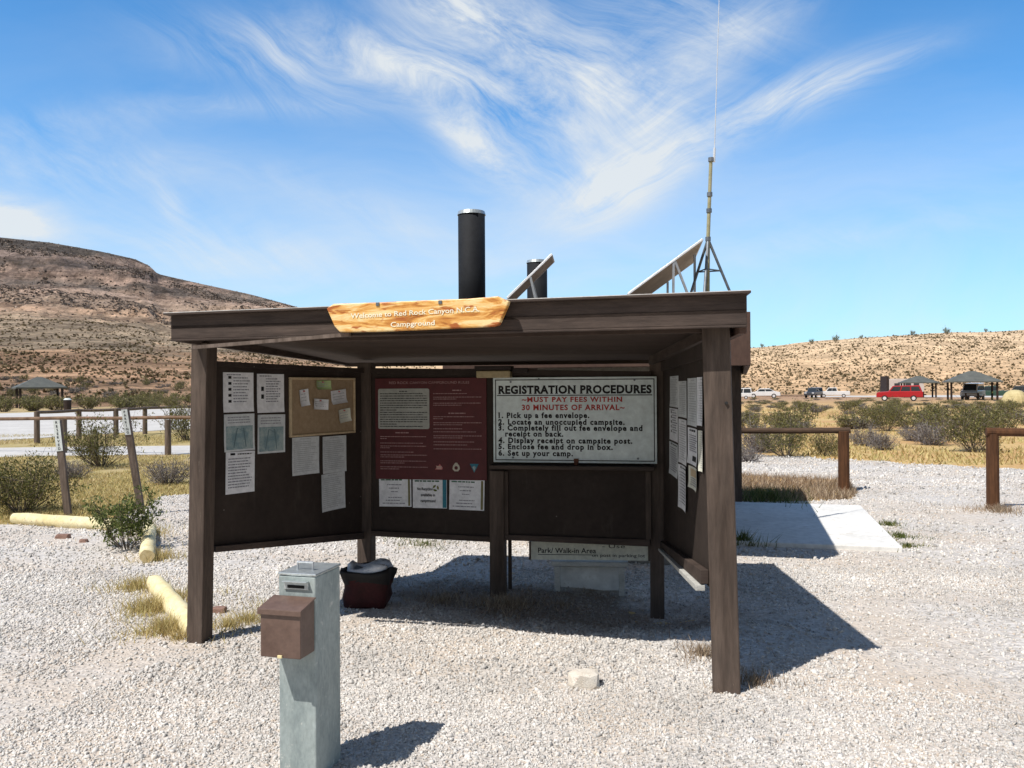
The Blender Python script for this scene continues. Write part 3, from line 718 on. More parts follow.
def span(W, xa, yta, yba, xb, ytb, ybb, off, th, name, mt, bevel=0):
    (t0, zt0), (_, zb0) = W.hit(xa, yta), W.hit(xa, yba); (t1, zt1), (_, zb1) = W.hit(xb, ytb), W.hit(xb, ybb)
    return board(W, t0, t1, zb0, zt0, zb1, zt1, off, th, name, mt, bevel)
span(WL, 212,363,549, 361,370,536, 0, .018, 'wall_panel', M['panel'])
span(WL, 212,361,366, 361,368.5,373, .030, .028, 'rail', M['panel'], .003)
span(WL, 212,546,552, 361,532,538.5, .036, .034, 'rail', M['brown_h'], .003)
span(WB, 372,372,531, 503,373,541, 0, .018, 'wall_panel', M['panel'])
span(WB, 372,368,374, 652,371.5,377.5, .030, .028, 'rail', M['panel'], .003)
span(WB, 372,530,535.5, 493,536,541.5, .030, .028, 'rail', M['brown_h'], .003)
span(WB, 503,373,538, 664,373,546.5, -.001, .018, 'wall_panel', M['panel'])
span(WB, 505,534,539.5, 650,539,546, .030, .028, 'rail', M['brown_h'], .003)
span(WB, 503,471,534, 508.5,471,534, .026, .024, 'trim', M['brown'], .002)
span(WB, 645.5,471,539, 651,471,539, .026, .024, 'trim', M['brown'], .002)
# ledge under the registration sign
t0, zA = WB.hit(493,467); t1, zB = WB.hit(655,466)
mb = MB(); mb.box((WB.pt(t0,zA,.07)+WB.pt(t1,zB,.07))/2, WB.d*(t1-t0), WB.n*.13, (0,0,.028)); mb.build('ledge', M['brown_h'], K, bevel=.003)
tl, zl = WB.hit(577,462); mb = MB(); mb.box(WB.pt(tl,zl,.05), WB.d*.035, WB.n*.02, (0,0,.06)); mb.tube(WB.pt(tl,zl-.01,.06), WB.pt(tl,zl-.01,.085), .010); mb.build('latch', M['redlog'], K, bevel=.003)
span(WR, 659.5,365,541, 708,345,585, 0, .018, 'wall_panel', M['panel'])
span(WR, 665,362,371, 708,342,358, .030, .028, 'rail', M['panel'], .003)
span(WR, 666,541,548, 709,570,584, .045, .043, 'rail', M['brown_h'], .003)
span(WR, 668,548.5,551, 709,585,591, .070, .050, 'sill', M['oldwood'], .003)
# roof
FL = P(171,341,5.10); FR = P(747,325,4.28); FL.z = 1.90; FR.z = 1.905
BR = Vector((1.34,6.78,1.80)); BL = Vector((-1.42,7.28,1.80))
def zz(p, z): return Vector((p.x, p.y, z))
mb = MB(); mb.hexa([zz(FL,1.965), zz(FR,1.97), zz(BR,1.815), zz(BL,1.815)], [zz(FL,1.985), zz(FR,1.99), zz(BR,1.835), zz(BL,1.835)])
mb.build('ceiling_sheet', M['soffit'], K)
rw = MB(); q = (FR-FL); q.z = 0; q.normalize(); qn = Vector((q.y,-q.x,0))
e = [FL-q*.02+qn*.045, FR+q*.02+qn*.045, BR+q*.03, BL-q*.03]
rw.hexa([zz(e[0],2.048), zz(e[1],2.068), zz(e[2],1.93), zz(e[3],1.93)], [zz(e[0],2.058), zz(e[1],2.078), zz(e[2],1.945), zz(e[3],1.945)])
rw.build('roof_covering', M['brown_h'], K)
we = MB(); we.hexa([zz(e[0],2.0585), zz(e[1],2.0785), zz(e[1]-qn*.05,2.0775), zz(e[0]-qn*.05,2.0575)], [zz(e[0],2.062), zz(e[1],2.082), zz(e[1]-qn*.05,2.081), zz(e[0]-qn*.05,2.061)])
we.build('drip_edge', M['roofing'], K)
def fasc(a, b, za0, za1, zb0, zb1, th=.038, out=None, name='fascia', mt=None):
    d = Vector((b.x-a.x,b.y-a.y,0)).normalized(); n = Vector((d.y,-d.x,0))*th
    mb = MB(); mb.hexa([zz(a,za0), zz(b,zb0), zz(b-n,zb0), zz(a-n,za0)], [zz(a,za1), zz(b,zb1), zz(b-n,zb1), zz(a-n,za1)])
    return mb.build(name, mt or M['brown_h'], K, bevel=.003)
fasc(FL, FR, 1.905, 2.046, 1.912, 2.066)
fasc(FL+qn*.006, FR+qn*.006, 1.893, 1.9045, 1.900, 1.9115, name='fascia_lip')
fasc(FR-qn*.04, BR, 1.87, 2.062, 1.80, 1.928, mt=M['fascia_b'])
fasc(BL, FL-qn*.04, 1.80, 1.928, 1.89, 2.042)
fasc(BR, BL, 1.79, 1.925, 1.79, 1.925)
# diagonal loose soffit strip at the left and beams
mb = MB(); mb.bar(P(194,347.5,5.02), P(350,334.5,4.78), .020, .03, (0,0,1)); mb.build('soffit_trim', M['stake'], K)
mb = MB(); mb.bar(P(199,339.5,5.06), P(345,335.5,4.84), .008, .02, (0,0,1)); mb.build('sunlit_gap_strip', M['papery'], K)  # cream strip painted as the sunlit gap below the fascia
mb = MB(); a = P(204,343,5.38); b2 = P(716,326,4.50); mb.bar(Vector((a.x,a.y,1.925)), Vector((b2.x,b2.y,1.925)), .075, .05, (0,0,1)); mb.build('beam', M['soffit'], K, bevel=.003)
mb = MB(); mb.bar(P(716,326,4.56)+Vector((0,0,-.02)), Vector((1.05,6.4,1.80)), .06, .04, (0,0,1)); mb.build('beam', M['brown_h'], K, bevel=.003)
for k in ():
    a = FL.lerp(FR, k); b2 = BL.lerp(BR, k); mb = MB(); mb.bar(zz(a,1.95)-qn*.05, zz(b2,1.80), .03, .035, (0,0,1)); mb.build('rafter', M['soffit'], K)
# bolt and mark on right post
mb = MB(); p = P(726,403,4.42); mb.tube(p, p+Vector((0,-.012,0)), .008, n=8); mb.build('bolt', M['rubber'], K)

# light fixture under the ceiling
tl0, zl0 = WB.hit(481,379); tl1, zl1 = WB.hit(514,367.5)
T = thing('ceiling_lamp', WB.pt((tl0+tl1)/2, zl1, .12), 'yellowed box lamp under the kiosk ceiling above the two big signs', 'lamp')
mb = MB(); mb.box(WB.pt((tl0+tl1)/2, (zl0+zl1)/2-.01, .12), WB.d*(tl1-tl0), WB.n*.10, (0,0,(zl1-zl0)*.62)); mb.build('diffuser', M['lamp'], T, bevel=.008)
mb = MB(); mb.box(WB.pt((tl0+tl1)/2, zl1-.005, .12), WB.d*(tl1-tl0+.02), WB.n*.13, (0,0,.03)); mb.box(WB.pt(tl1+.07, zl1-.025, .11), WB.d*.12, WB.n*.06, (0,0,.035)); mb.build('housing', M['lampdark'], T, bevel=.004)

# ------------------------------------------------------------------ signs on the kiosk
# welcome board on the front fascia
WF = Wall((FL+qn*.05).xy, (FR+qn*.05).xy)
T = thing('wooden_sign', WF.pt(WF.hit(420,315)[0], 1.92), 'orange varnished wood slab with pale lettering on the kiosk roof edge', 'sign')
out = [(330,309),(337,304.5),(380,303),(440,300.5),(470,299.5),(500,297),(511,302),(509,307),(501,325),(495,327),(440,329.5),(380,332),(343,332.5),(338,327)]
pp = []
for x, y in out:
    t, z = WF.hit(x, y); pp.append(WF.pt(t, z, .0))
mb = MB(); mb.prism(pp, WF.n*.045); mb.build('board', M['pine'], T, bevel=.006)
mb = MB()
a0, zc = WF.hit(354,319); a1, zd = WF.hit(482,312)
put_text(mb, WF, 'Welcome to Red Rock Canyon N.C.A.', a0, zc, width=(a1-a0), cap=.028, off=.048, serif=True, bold=.012, slope=(zd-zc)/(a1-a0))
a0, zc = WF.hit(394,327.5); a1, zd = WF.hit(438,325.5)
put_text(mb, WF, 'Campground', a0, zc, width=(a1-a0), cap=.027, off=.048, serif=True, bold=.012, slope=(zd-zc)/(a1-a0))
mb.build('lettering', M['lettering'], T)
mb = MB()
for x, y in ((381,305),(443,303)):
    t, z = WF.hit(x, y); mb.box(WF.pt(t, z, .048), WF.d*.02, WF.n*.006, (0,0,.02))
mb.build('bracket', M['darksteel'], T, bevel=.002)

# registration sign
t0, t1, z0, z1 = WB.rect(494.5,377,657,462.5)
T = thing('registration_sign', WB.pt((t0+t1)/2, z0, .03), 'large white sign headed REGISTRATION PROCEDURES with black and red lettering', 'sign')
w = t1-t0; h = z1-z0
mb = MB(); mb.box(WB.pt((t0+t1)/2,(z0+z1)/2,.04), WB.d*w, WB.n*.014, (0,0,h)); mb.build('board', M['regwhite'], T, bevel=.003)
mb = MB(); s_ = .016; lw = .007; o_ = .0485
for a, b_, c_, d_ in ((t0+s_,t1-s_,z1-s_-lw,z1-s_),(t0+s_,t1-s_,z0+s_,z0+s_+lw),(t0+s_,t0+s_+lw,z0+s_+lw,z1-s_-lw),(t1-s_-lw,t1-s_,z0+s_+lw,z1-s_-lw)):
    mb.quad(WB.pt(a,c_,o_), WB.pt(b_,c_,o_), WB.pt(b_,d_,o_), WB.pt(a,d_,o_))
mb.build('border', M['black'], T)
def Y(py): return WB.hit(576, py)[1]
def X(px): return WB.hit(px, 420)[0]
mb = MB()
put_text(mb, WB, 'REGISTRATION PROCEDURES', X(499.5), Y(393.2), X(652)-X(499.5), Y(385.8)-Y(393.2)+.004, .049, True, .046, space=1.10)
mb.quad(WB.pt(X(498.5),Y(395.6),.049), WB.pt(X(652.5),Y(395.6),.049), WB.pt(X(652.5),Y(394.7),.049), WB.pt(X(498.5),Y(394.7),.049))
capn = (Y(412)-Y(417.4))
for body, xa, xb, yy in (('1. Pick up a fee envelope.',499.5,590,417.6), ('2. Locate an unoccupied campsite.',499.5,625,424.3), ('3. Completely fill out fee envelope and',499.5,643,430.2), ('receipt on back.',506,564,436.2),
        ('4. Display receipt on campsite post.',499.5,632.5,442.8), ('5. Enclose fee and drop in box.',499.5,613,449.0), ('6. Set up your camp.',499.5,573.5,455.6)):
    put_text(mb, WB, body, X(xa), Y(yy), X(xb)-X(xa), capn, .049, True, .044, space=1.2)
mb.build('black_lettering', M['black'], T)
mb = MB()
put_text(mb, WB, '~MUST PAY FEES WITHIN', X(523), Y(401.6), X(623)-X(523), Y(396.9)-Y(401.6)+.002, .049, True, .030, space=1.15)
put_text(mb, WB, '30 MINUTES OF ARRIVAL~', X(523), Y(409.8), X(625)-X(523), Y(404.6)-Y(409.8)+.002, .049, True, .030, space=1.15)
mb.build('red_lettering', M['redink'], T)
for x, y in ((512,381.5),(540,379),(635,380.5),(514,457.5),(638,457.5)):
    mb = MB(); p = WB.pt(X(x), Y(y), .048); mb.tube(p, p+WB.n*.006, .008, n=8); mb.build('screw', M['darksteel'], T)

# maroon rules sign
t0, t1, z0, z1 = WB.rect(376,378,487,479.5)
T = thing('rules_sign', WB.pt((t0+t1)/2, z0, .01), 'maroon campground rules sign with small pale print and three emblems', 'sign')
mb = MB(); mb.box(WB.pt((t0+t1)/2,(z0+z1)/2,.008), WB.d*(t1-t0), WB.n*.014, (0,0,z1-z0)); mb.build('board', M['maroon'], T, bevel=.002)
def X2(px): return WB.hit(px, 430)[0]
def Y2(py): return WB.hit(432, py)[1]
# rounded pale inset
a, b_, c_, d_ = X2(379), X2(430), Y2(429), Y2(388.5); r_ = .015
pts_ = []
for cx, cz, a0 in ((b_-r_,d_-r_,0),(a+r_,d_-r_,90),(a+r_,c_+r_,180),(b_-r_,c_+r_,270)):
    for k in range(5): an = R(a0+k*22.5); pts_.append(WB.pt(cx+r_*math.cos(an), cz+r_*math.sin(an), .0165))
mb = MB(); mb.add(pts_, [tuple(range(len(pts_)))]); mb.build('inset', M['greyface'], T)
mb = MB(); put_text(mb, WB, 'RED ROCK CANYON CAMPGROUND RULES', X2(390), Y2(383.8), X2(470)-X2(390), .021, .0165, bold=.0)
mb.build('title', M['palepink'], T)
mb = MB()
words(mb, WB, X2(400), X2(408), Y2(391.6), .007, .018)
y = 393.9
while y < 428: words(mb, WB, X2(381), X2(428), Y2(y), .0065, .018, fill=rnd.choice((1,1,.97,.9,.35))); y += 2.35
mb.build('inset_print', M['black'], T)
mb = MB()
words(mb, WB, X2(396), X2(410), Y2(433.3), .009, .0165)
for y, f_ in ((437,.95),(439,.15),(443.5,.9),(446.5,.95),(448.3,.2),(452.5,.7),(455.5,.97),(457.5,.5),(461.5,.95),(463.5,.5),(467.5,.98),(469.5,.4)):
    words(mb, WB, X2(381), X2(429), Y2(y), .0055, .0165, fill=f_)
words(mb, WB, X2(453), X2(462), Y2(391), .009, .0165); words(mb, WB, X2(449), X2(466), Y2(413.8), .009, .0165)
for y, f_ in ((394,.7),(397.5,1),(399.4,.5),(403.5,.98),(405.5,.6),(417,.85),(419,.2),(423,1),(425,.6),(429,.6),(432,.9),(436,1),(438,.6),(442,.85),(445,.7),(449,1)):
    words(mb, WB, X2(434), X2(482), Y2(y), .0055, .0165, fill=f_)
mb.build('print', M['palepink'], T)
def poly(mb, W, pts, off, mi=0): mb.add([W.pt(a, b, off) for a, b in pts], [tuple(range(len(pts)))], mi)
cx, cz, s_ = X2(439), Y2(467), .030
mb = MB(); poly(mb, WB, [(cx-s_,cz-s_*.6),(cx+s_*1.0,cz-s_*.6),(cx+s_*1.1,cz-s_*.1),(cx+s_*.3,cz+s_*.9),(cx-s_*.1,cz+s_*.3),(cx-s_*.8,cz+s_*.5),(cx-s_*.5,cz)], .0165); mb.build('emblem', M['redemb'], T)
mb = MB()
for k in range(3): z_ = cz-s_*.45+k*s_*.3; poly(mb, WB, [(cx-s_*.6,z_),(cx+s_*.8,z_),(cx+s_*.8,z_+.004),(cx-s_*.6,z_+.004)], .018)
mb.build('emblem_stripes', M['emblem'], T)
cx, cz = X2(456.5), Y2(467)
mb = MB(); poly(mb, WB, [(cx-s_*.5,cz-s_),(cx+s_*.5,cz-s_),(cx+s_,cz-s_*.4),(cx+s_*.85,cz+s_*.4),(cx+s_*.25,cz+s_*1.25),(cx-s_*.25,cz+s_*1.25),(cx-s_*.85,cz+s_*.4),(cx-s_,cz-s_*.4)], .0165); mb.build('emblem', M['emblem'], T)
mb = MB(); poly(mb, WB, [(cx+s_*.5*math.cos(k*.785),cz-s_*.1+s_*.5*math.sin(k*.785)) for k in range(8)], .018); mb.build('emblem_centre', M['maroon'], T)
cx, cz = X2(474.5), Y2(467)
mb = MB(); poly(mb, WB, [(cx,cz-s_*1.3),(cx+s_*1.2,cz+s_),(cx-s_*1.2,cz+s_)], .0165); mb.build('emblem', M['bluegreen'], T)
mb = MB(); poly(mb, WB, [(cx,cz-s_*.9),(cx+s_*.45,cz+s_*.1),(cx+s_*.1,cz+s_*.5),(cx-s_*.5,cz+s_*.2)], .018); mb.build('emblem_centre', M['mapblue'], T)

def paper(W, px, name, label, mt, style, cat='notice', off=.004, curl=.006, group=None, tilt=0.0):
    t0, t1, z0, z1 = W.rect(*px); 
    if t1 < t0: t0, t1 = t1, t0
    w, h = t1-t0, z1-z0; ph = rnd.uniform(0, 6); cc = (t0+t1)/2, (z0+z1)/2
    def o_(t, z):
        a, b = (t-t0)/w, (z-z0)/h
        return off + curl*(abs(a-.5)*2)**3*(.5+.5*math.sin(ph)) + curl*max(0, .35-b)**2*6*(.5+.5*math.sin(ph*2)) + .0008*math.sin(a*7+ph)
    def sk(t, z): return t - tilt*(z-cc[1]), z + tilt*(t-cc[0])
    class W2:
        @staticmethod
        def pt(t, z, o=0): a, b = sk(t, z); return W.pt(a, b, o)
    mb = MB(); nx, nz = 6, 8; vs = []
    for j in range(nz+1):
        for i in range(nx+1):
            t = t0+w*i/nx; z = z0+h*j/nz; vs.append(W2.pt(t, z, o_(t, z)))
    mb.add(vs, [(j*(nx+1)+i, j*(nx+1)+i+1, (j+1)*(nx+1)+i+1, (j+1)*(nx+1)+i) for j in range(nz) for i in range(nx)])
    o = mb.build(name, mt, smooth=True); tag(o, label, cat, group)
    pr = MB(); dk = MB()
    def row(z, a=.1, b=.9, hh=.006, fill=1, m_=pr): words(m_, W2, t0+w*a, t0+w*b, z0+h*z, hh, .0012, fill=fill, offf=o_)
    def patch(mb_, a, b, c, d, oo=.0012):
        n = 5
        for i in range(n):
            for j in range(n):
                ta, tb = t0+w*(a+(b-a)*i/n), t0+w*(a+(b-a)*(i+1)/n); za, zb = z0+h*(c+(d-c)*j/n), z0+h*(c+(d-c)*(j+1)/n)
                mb_.quad(W2.pt(ta,za,o_(ta,za)+oo), W2.pt(tb,za,o_(tb,za)+oo), W2.pt(tb,zb,o_(tb,zb)+oo), W2.pt(ta,zb,o_(ta,zb)+oo))
    if style == 'list':
        for k in range(9):
            if k % 2 == 0: row(.84-k*.075, .17, .27, .018, m_=dk)
            row(.85-k*.075, .33, rnd.uniform(.7,.9), .007)
        row(.93, .12, .6, .007)
    elif style == 'figure':
        row(.93, .1, .55, .008)
        for k in range(10): row(.86-k*.065, .34, rnd.uniform(.75,.92), .007)
        for k in (.56,.36): row(k, .16, .26, .03, m_=dk)
    elif style == 'map':
        mp = MB(); patch(mp, .06, .94, .05, .68); mp.build('map_print', M['mapblue'], o)
        for a, b, c, d in ((.3,.1,.42,.62),(.42,.62,.7,.5),(.7,.1,.62,.62)):
            q0 = (t0+w*a, z0+h*b); q1 = (t0+w*c, z0+h*d)
            A_ = W2.pt(*q0, o_(*q0)+.0028); B_ = W2.pt(*q1, o_(*q1)+.0028); sd = W.d*.004; dk.quad(A_-sd, A_+sd, B_+sd, B_-sd)
        for k in range(3): row(.90-k*.07, .12, .85, .006)
    elif style == 'hand':
        row(.92, .15, .35, .014, m_=dk); row(.925, .4, .9, .008, m_=dk)
        for k in range(11): row(.82-k*.068, .08, rnd.uniform(.7,.93), .007)
    elif style == 'table':
        row(.94, .3, .7, .007)
        for k in range(16): row(.87-k*.052, .07, .93, .005, fill=rnd.uniform(.7,1))
    elif style == 'card':
        st = MB(); patch(st, .90, .965, .03, .97); st.build('side_stripe', M['stripe'], o)
        hd = MB(); words(hd, W2, t0+w*.06, t0+w*.72, z0+h*.90, .010, .0012, offf=o_); hd.build('heading', M['greenink'], o)
        for z_, a, b in ((.74,.25,.7),(.62,.3,.62),(.50,.36,.58),(.30,.28,.72),(.20,.2,.66),(.1,.1,.8)): row(z_, a, b, .007)
    elif style == 'notice':
        row(.90, .1, .65, .012, m_=dk)
        for k in range(8): row(.78-k*.06, .1, rnd.uniform(.6,.9), .006)
        fx = MB(); patch(fx, .38, .78, .1, .24); fx.build('picture', M['black'], o)
    elif style == 'photo':
        fx = MB(); patch(fx, .15, .8, .55, .9); fx.build('picture', M['corkframe'], o)
        for k in range(4): row(.45-k*.1, .15, .8, .006)
    inkm = M['lightink'] if style in ('table',) else M['ink']
    if pr.n: pr.build('print', inkm, o)
    if dk.n: dk.build('heavy_print', M['black'] if style != 'map' else M['mapline'], o)
    return o, (t0, t1, z0, z1), W2, o_
# cards under the maroon sign
paper(WB, (379.5,477.5,411.5,506.5), 'notice_card', 'leftmost of the three white cards below the maroon sign', M['paper'], 'card', 'card', .004, .003, tilt=.01)
o, (t0,t1,z0,z1), W2, of = paper(WB, (413,478.5,447,508), 'notice_card', 'middle white card with a recycling mark below the maroon sign', M['paper'], 'blank', 'card', .004, .003)
W2.flip = False
mb = MB(); w = t1-t0; h = z1-z0
put_text(mb, W2, 'No Recycling', t0+w*.13, z0+h*.60, w*.46, h*.10, .009, bold=.02); put_text(mb, W2, 'available in', t0+w*.24, z0+h*.40, w*.42, h*.10, .009, bold=.02); put_text(mb, W2, 'campground', t0+w*.23, z0+h*.20, w*.44, h*.10, .009, bold=.02)
mb.build('lettering', M['black'], o)
mb = MB(); words(mb, W2, t0+w*.06, t0+w*.78, z0+h*.89, .011, .008); mb.build('heading', M['greenink'], o)
mb = MB(); mb.quad(W2.pt(t0+w*.88,z0+h*.02,.009), W2.pt(t1-w*.01,z0+h*.02,.009), W2.pt(t1-w*.01,z1-h*.03,.009), W2.pt(t0+w*.88,z1-h*.03,.009)); mb.build('side_stripe', M['bluegreen'], o)
mb = MB()
for k in range(3):
    a = R(90+120*k); a2 = a+R(85); c0 = (t0+w*.68, z0+h*.68); r0, r1 = h*.06, h*.115
    pts_ = [(c0[0]+rr*math.cos(an), c0[1]+rr*math.sin(an)) for rr, an in ((r0,a),(r1,a),(r1,(a+a2)/2),(r1*.95,a2),(r0,a2))]
    poly(mb, W2, pts_, .009)
mb.build('recycling_mark', M['weed'], o)
paper(WB, (449.5,479.5,484.5,510), 'notice_card', 'rightmost of the three white cards below the maroon sign', M['paper'], 'card', 'card', .004, .003, tilt=-.02)
# left wing
paper(WL, (222.5,372.5,253,412), 'paper_notice', 'white illustrated notice, top left on the left wing', M['paper'], 'list')
paper(WL, (256,374,283,412.5), 'paper_notice', 'white illustrated notice, top row next to the cork board', M['paper'], 'figure')
paper(WL, (223.5,414,254,451), 'paper_map', 'blue green map sheet in the leftmost column of the left wing', M['paper2'], 'map', 'map')
paper(WL, (256.5,414.5,284,453), 'paper_map', 'blue green map sheet just below and left of the cork board', M['paper2'], 'map', 'map', tilt=-.015)
paper(WL, (225,451.5,254,493), 'paper_notice', 'white hand written sheet at the bottom of the leftmost column', M['paper'], 'hand', tilt=-.02)
paper(WL, (291,437,318,474.5), 'paper_notice', 'grey printed sheet below the left half of the cork board', M['paper2'], 'table', tilt=-.01)
paper(WL, (322,436,345.5,472.5), 'paper_notice', 'grey printed sheet directly below the right half of the cork board', M['paper2'], 'table')
paper(WL, (320.5,473,344,510), 'paper_notice', 'lowest grey sheet on the left wing, corner bent', M['paper2'], 'table', tilt=.02, curl=.012)
t0, t1, z0, z1 = WL.rect(288.5,377.5,353.5,435)
T = thing('cork_board', WL.pt((t0+t1)/2, z0, .01), 'cork board in a pale wood frame on the left wing', 'cork board')
mb = MB(); mb.box(WL.pt((t0+t1)/2,(z0+z1)/2,.008), WL.d*(t1-t0-.01), WL.n*.012, (0,0,z1-z0-.01)); mb.build('cork', M['cork'], T)
mb = MB(); fw = .016
for a, b_, c_, d_ in ((t0,t1,z1-fw,z1),(t0,t1,z0,z0+fw)): mb.box(WL.pt((a+b_)/2,(c_+d_)/2,.012), WL.d*(b_-a), WL.n*.022, (0,0,d_-c_))
for a, b_ in ((t0,t0+fw),(t1-fw,t1)): mb.box(WL.pt((a+b_)/2,(z0+z1)/2,.012), WL.d*(b_-a), WL.n*.022, (0,0,z1-z0-2*fw))
mb.build('frame', M['corkframe'], T, bevel=.004)
for px, mt_, lab, ti in (((312.5,380.5,327,389.5),M['paperg'],'green note pinned at the top of the cork board',0), ((297,389.5,306,406),M['paper'],'curled white slip at the left of the cork board',.12), ((310,399,324.5,409.5),M['paper'],'white slip near the middle of the cork board',-.06),
        ((329,390,344,403.5),M['paper'],'crumpled white slip at the upper right of the cork board',.1), ((336,409,347.5,422),M['papery'],'torn white slip at the lower right of the cork board',.12)):
    o, r4, W2, of = paper(WL, px, 'pinned_note', lab, mt_, 'blank', 'note', .020, .02, tilt=ti)
    mb = MB()
    for k in range(3): words(mb, W2, r4[0]+.02, r4[1]-.02, r4[2]+(r4[3]-r4[2])*(.3+.2*k), .005, .0015, offf=of)
    mb.build('print', M['lightink'], o)
    mb = MB(); p = W2.pt((r4[0]+r4[1])/2, r4[3]-.012, .024); mb.tube(p, p+WL.n*.012, .005, n=8); mb.build('pin', M['redemb'], o)
# right wing
for px, st, mt_, lab in (((670.5,376,679,407),'table','paper2','top sheet of the far column on the right wing, beside the registration sign'),
        ((670.5,408.5,679,441),'list','paper','middle sheet of the far column on the right wing'),
        ((670.5,443,679,476),'hand','paper2','bottom sheet of the far column on the right wing'),
        ((680,381,688.5,417.5),'table','paper2','plain sheet at the top of the second column on the right wing'),
        ((680,419.5,688,464),'table','paper','white sheet in the middle of the second column on the right wing'),
        ((680.5,466,688,510),'hand','paper','long white sheet hanging lowest on the right wing'),
        ((689.2,378,698.5,426),'table','paper2','large pale sheet at the top of the third column on the right wing'),
        ((690,428.5,699.5,465),'notice','paper','white notice with a dark picture near its foot on the right wing'),
        ((691,467.5,699,489.5),'photo','papery','small cream notice with a yellow picture on the right wing'),
        ((699.8,377,705,426),'table','paper','sheet half hidden behind the right front post, upper one'),
        ((700.8,431,705,472),'table','papery','sheet half hidden behind the right front post, lower one')):
    paper(WR, px, 'paper_notice', lab, M[mt_], st, curl=.01)

# ------------------------------------------------------------------ toilet block behind the kiosk
B = thing('toilet_block', uv(-1.3,9.8,0), 'low brown roofed block with two black vent pipes behind the kiosk', 'building')
mb = MB(); mb.hexa([uv(-1.84,7.75), uv(-.62,7.75), uv(-.62,12.0), uv(-1.84,12.0)], [uv(-1.84,7.75,2.0), uv(-.62,7.75,2.0), uv(-.62,12.0,2.0), uv(-1.84,12.0,2.0)]); mb.build('wall', M['tanwall'], B, bevel=.01)
z0, z1 = 1.775, 2.22; ua, ub, va, vb = -2.62, .08, 7.3, 12.3; th = .05
mb = MB(); mb.hexa([uv(ua+th,va+th,1.95), uv(ub-th,va+th,1.95), uv(ub-th,vb-th,1.95), uv(ua+th,vb-th,1.95)], [uv(ua+th,va+th,z1-.01), uv(ub-th,va+th,z1-.01), uv(ub-th,vb-th,z1-.01), uv(ua+th,vb-th,z1-.01)]); mb.build('roof', M['soffit'], B)
for a, b_, c_, d_ in ((ua,ub,va,va+th),(ua,ub,vb-th,vb),(ua,ua+th,va+th,vb-th),(ub-th,ub,va+th,vb-th)):
    mb = MB(); mb.hexa([uv(a,c_,z0), uv(b_,c_,z0), uv(b_,d_,z0), uv(a,d_,z0)], [uv(a,c_,z1), uv(b_,c_,z1), uv(b_,d_,z1), uv(a,d_,z1)]); mb.build('fascia', M['fascia_b'], B, bevel=.004)
mb = MB(); mb.box(uv(-.065,11.95,.975), U*.14, V*.14, (0,0,1.95)); mb.build('post', M['brown'], B, bevel=.006)
mb = MB(); mb.box(uv(-.6,10.0,.99), U*.05, V*.95, (0,0,1.95)); d_o = mb.build('door', M['fascia_b'], B, bevel=.004)
mb = MB(); p = uv(-.57,9.65,1.0); mb.tube(p, p+U*.05, .025, n=10); mb.build('handle', M['steel'], d_o)
for px, top, D, w_ in ((471.5,213,8.0,27),(537,261.5,10.6,20.3)):
    r_ = w_/2*D/F; p = P(px, top, D); c0 = Vector((p.x, p.y, 1.96))
    mb = MB(); mb.tube(c0, p, r_, n=28); vp = mb.build('vent_pipe', M['pipe'], B, smooth=False)
    for f_ in vp.data.polygons: f_.use_smooth = len(f_.vertices) == 4
    mb = MB(); mb.tube(p-Vector((0,0,.022)), p+Vector((0,0,.012)), r_*1.06, r_*.98, n=28); mb.build('cap', M['galv_top'], vp)
# solar panels on the block roof
def solar(pa, pb, wid, label, legs):
    a, b_ = Vector(pa), Vector(pb); t = (b_-a); tn = t.normalized(); sd = (V - tn*V.dot(tn)).normalized(); nn = tn.cross(sd)
    if nn.z < 0: nn = -nn
    T = thing('solar_panel', Vector(((a.x+b_.x)/2, (a.y+b_.y)/2, 2.21)), label, 'solar panel')
    c = (a+b_)/2 + sd*wid/2
    mb = MB(); mb.box(c-nn*.004, tn*(t.length-.03), sd*(wid-.03), nn*.012, 0); mb.build('backing', M['solarback'], T)
    mb = MB(); mb.box(c+nn*.006, tn*(t.length-.03), sd*(wid-.03), nn*.006); mb.build('cells', M['solar'], T)
    mb = MB()
    for s in (-1, 1):
        mb.box(c+sd*s*(wid/2-.008), tn*t.length, sd*.016, nn*.020)
        mb.box(c+tn*s*(t.length/2-.008), tn*.016, sd*(wid-.034), nn*.020)
    mb.build('frame', M['alu'], T, bevel=.002)
    for (k0, s0), (k1, z1_) in legs:
        A_ = a + t*k0 + sd*wid*s0 - nn*.01; Bq = a + t*k1 + sd*wid*s0; Bq.z = z1_
        mb = MB(); mb.bar(A_, Bq, .022, .022); mb.build('leg', M['steel'], T)
    return T
solar(P(628,294,8.35), P(703,239,8.35), .85, 'large tilted solar panel seen from below beside the antenna', [((.62,.02),(.95,2.21)), ((.62,.98),(.62,2.21)), ((.95,.5),(.95,2.21)), ((.03,.1),(.03,2.21)), ((.03,.9),(.03,2.21)), ((.6,.02),(.6,2.21))])
solar(P(507,298,8.1), P(552,254,8.1), .25, 'small tilted solar panel between the two black vent pipes', [((.5,.05),(.75,2.21)), ((.5,.95),(.75,2.21)), ((.04,.5),(.04,2.21))])
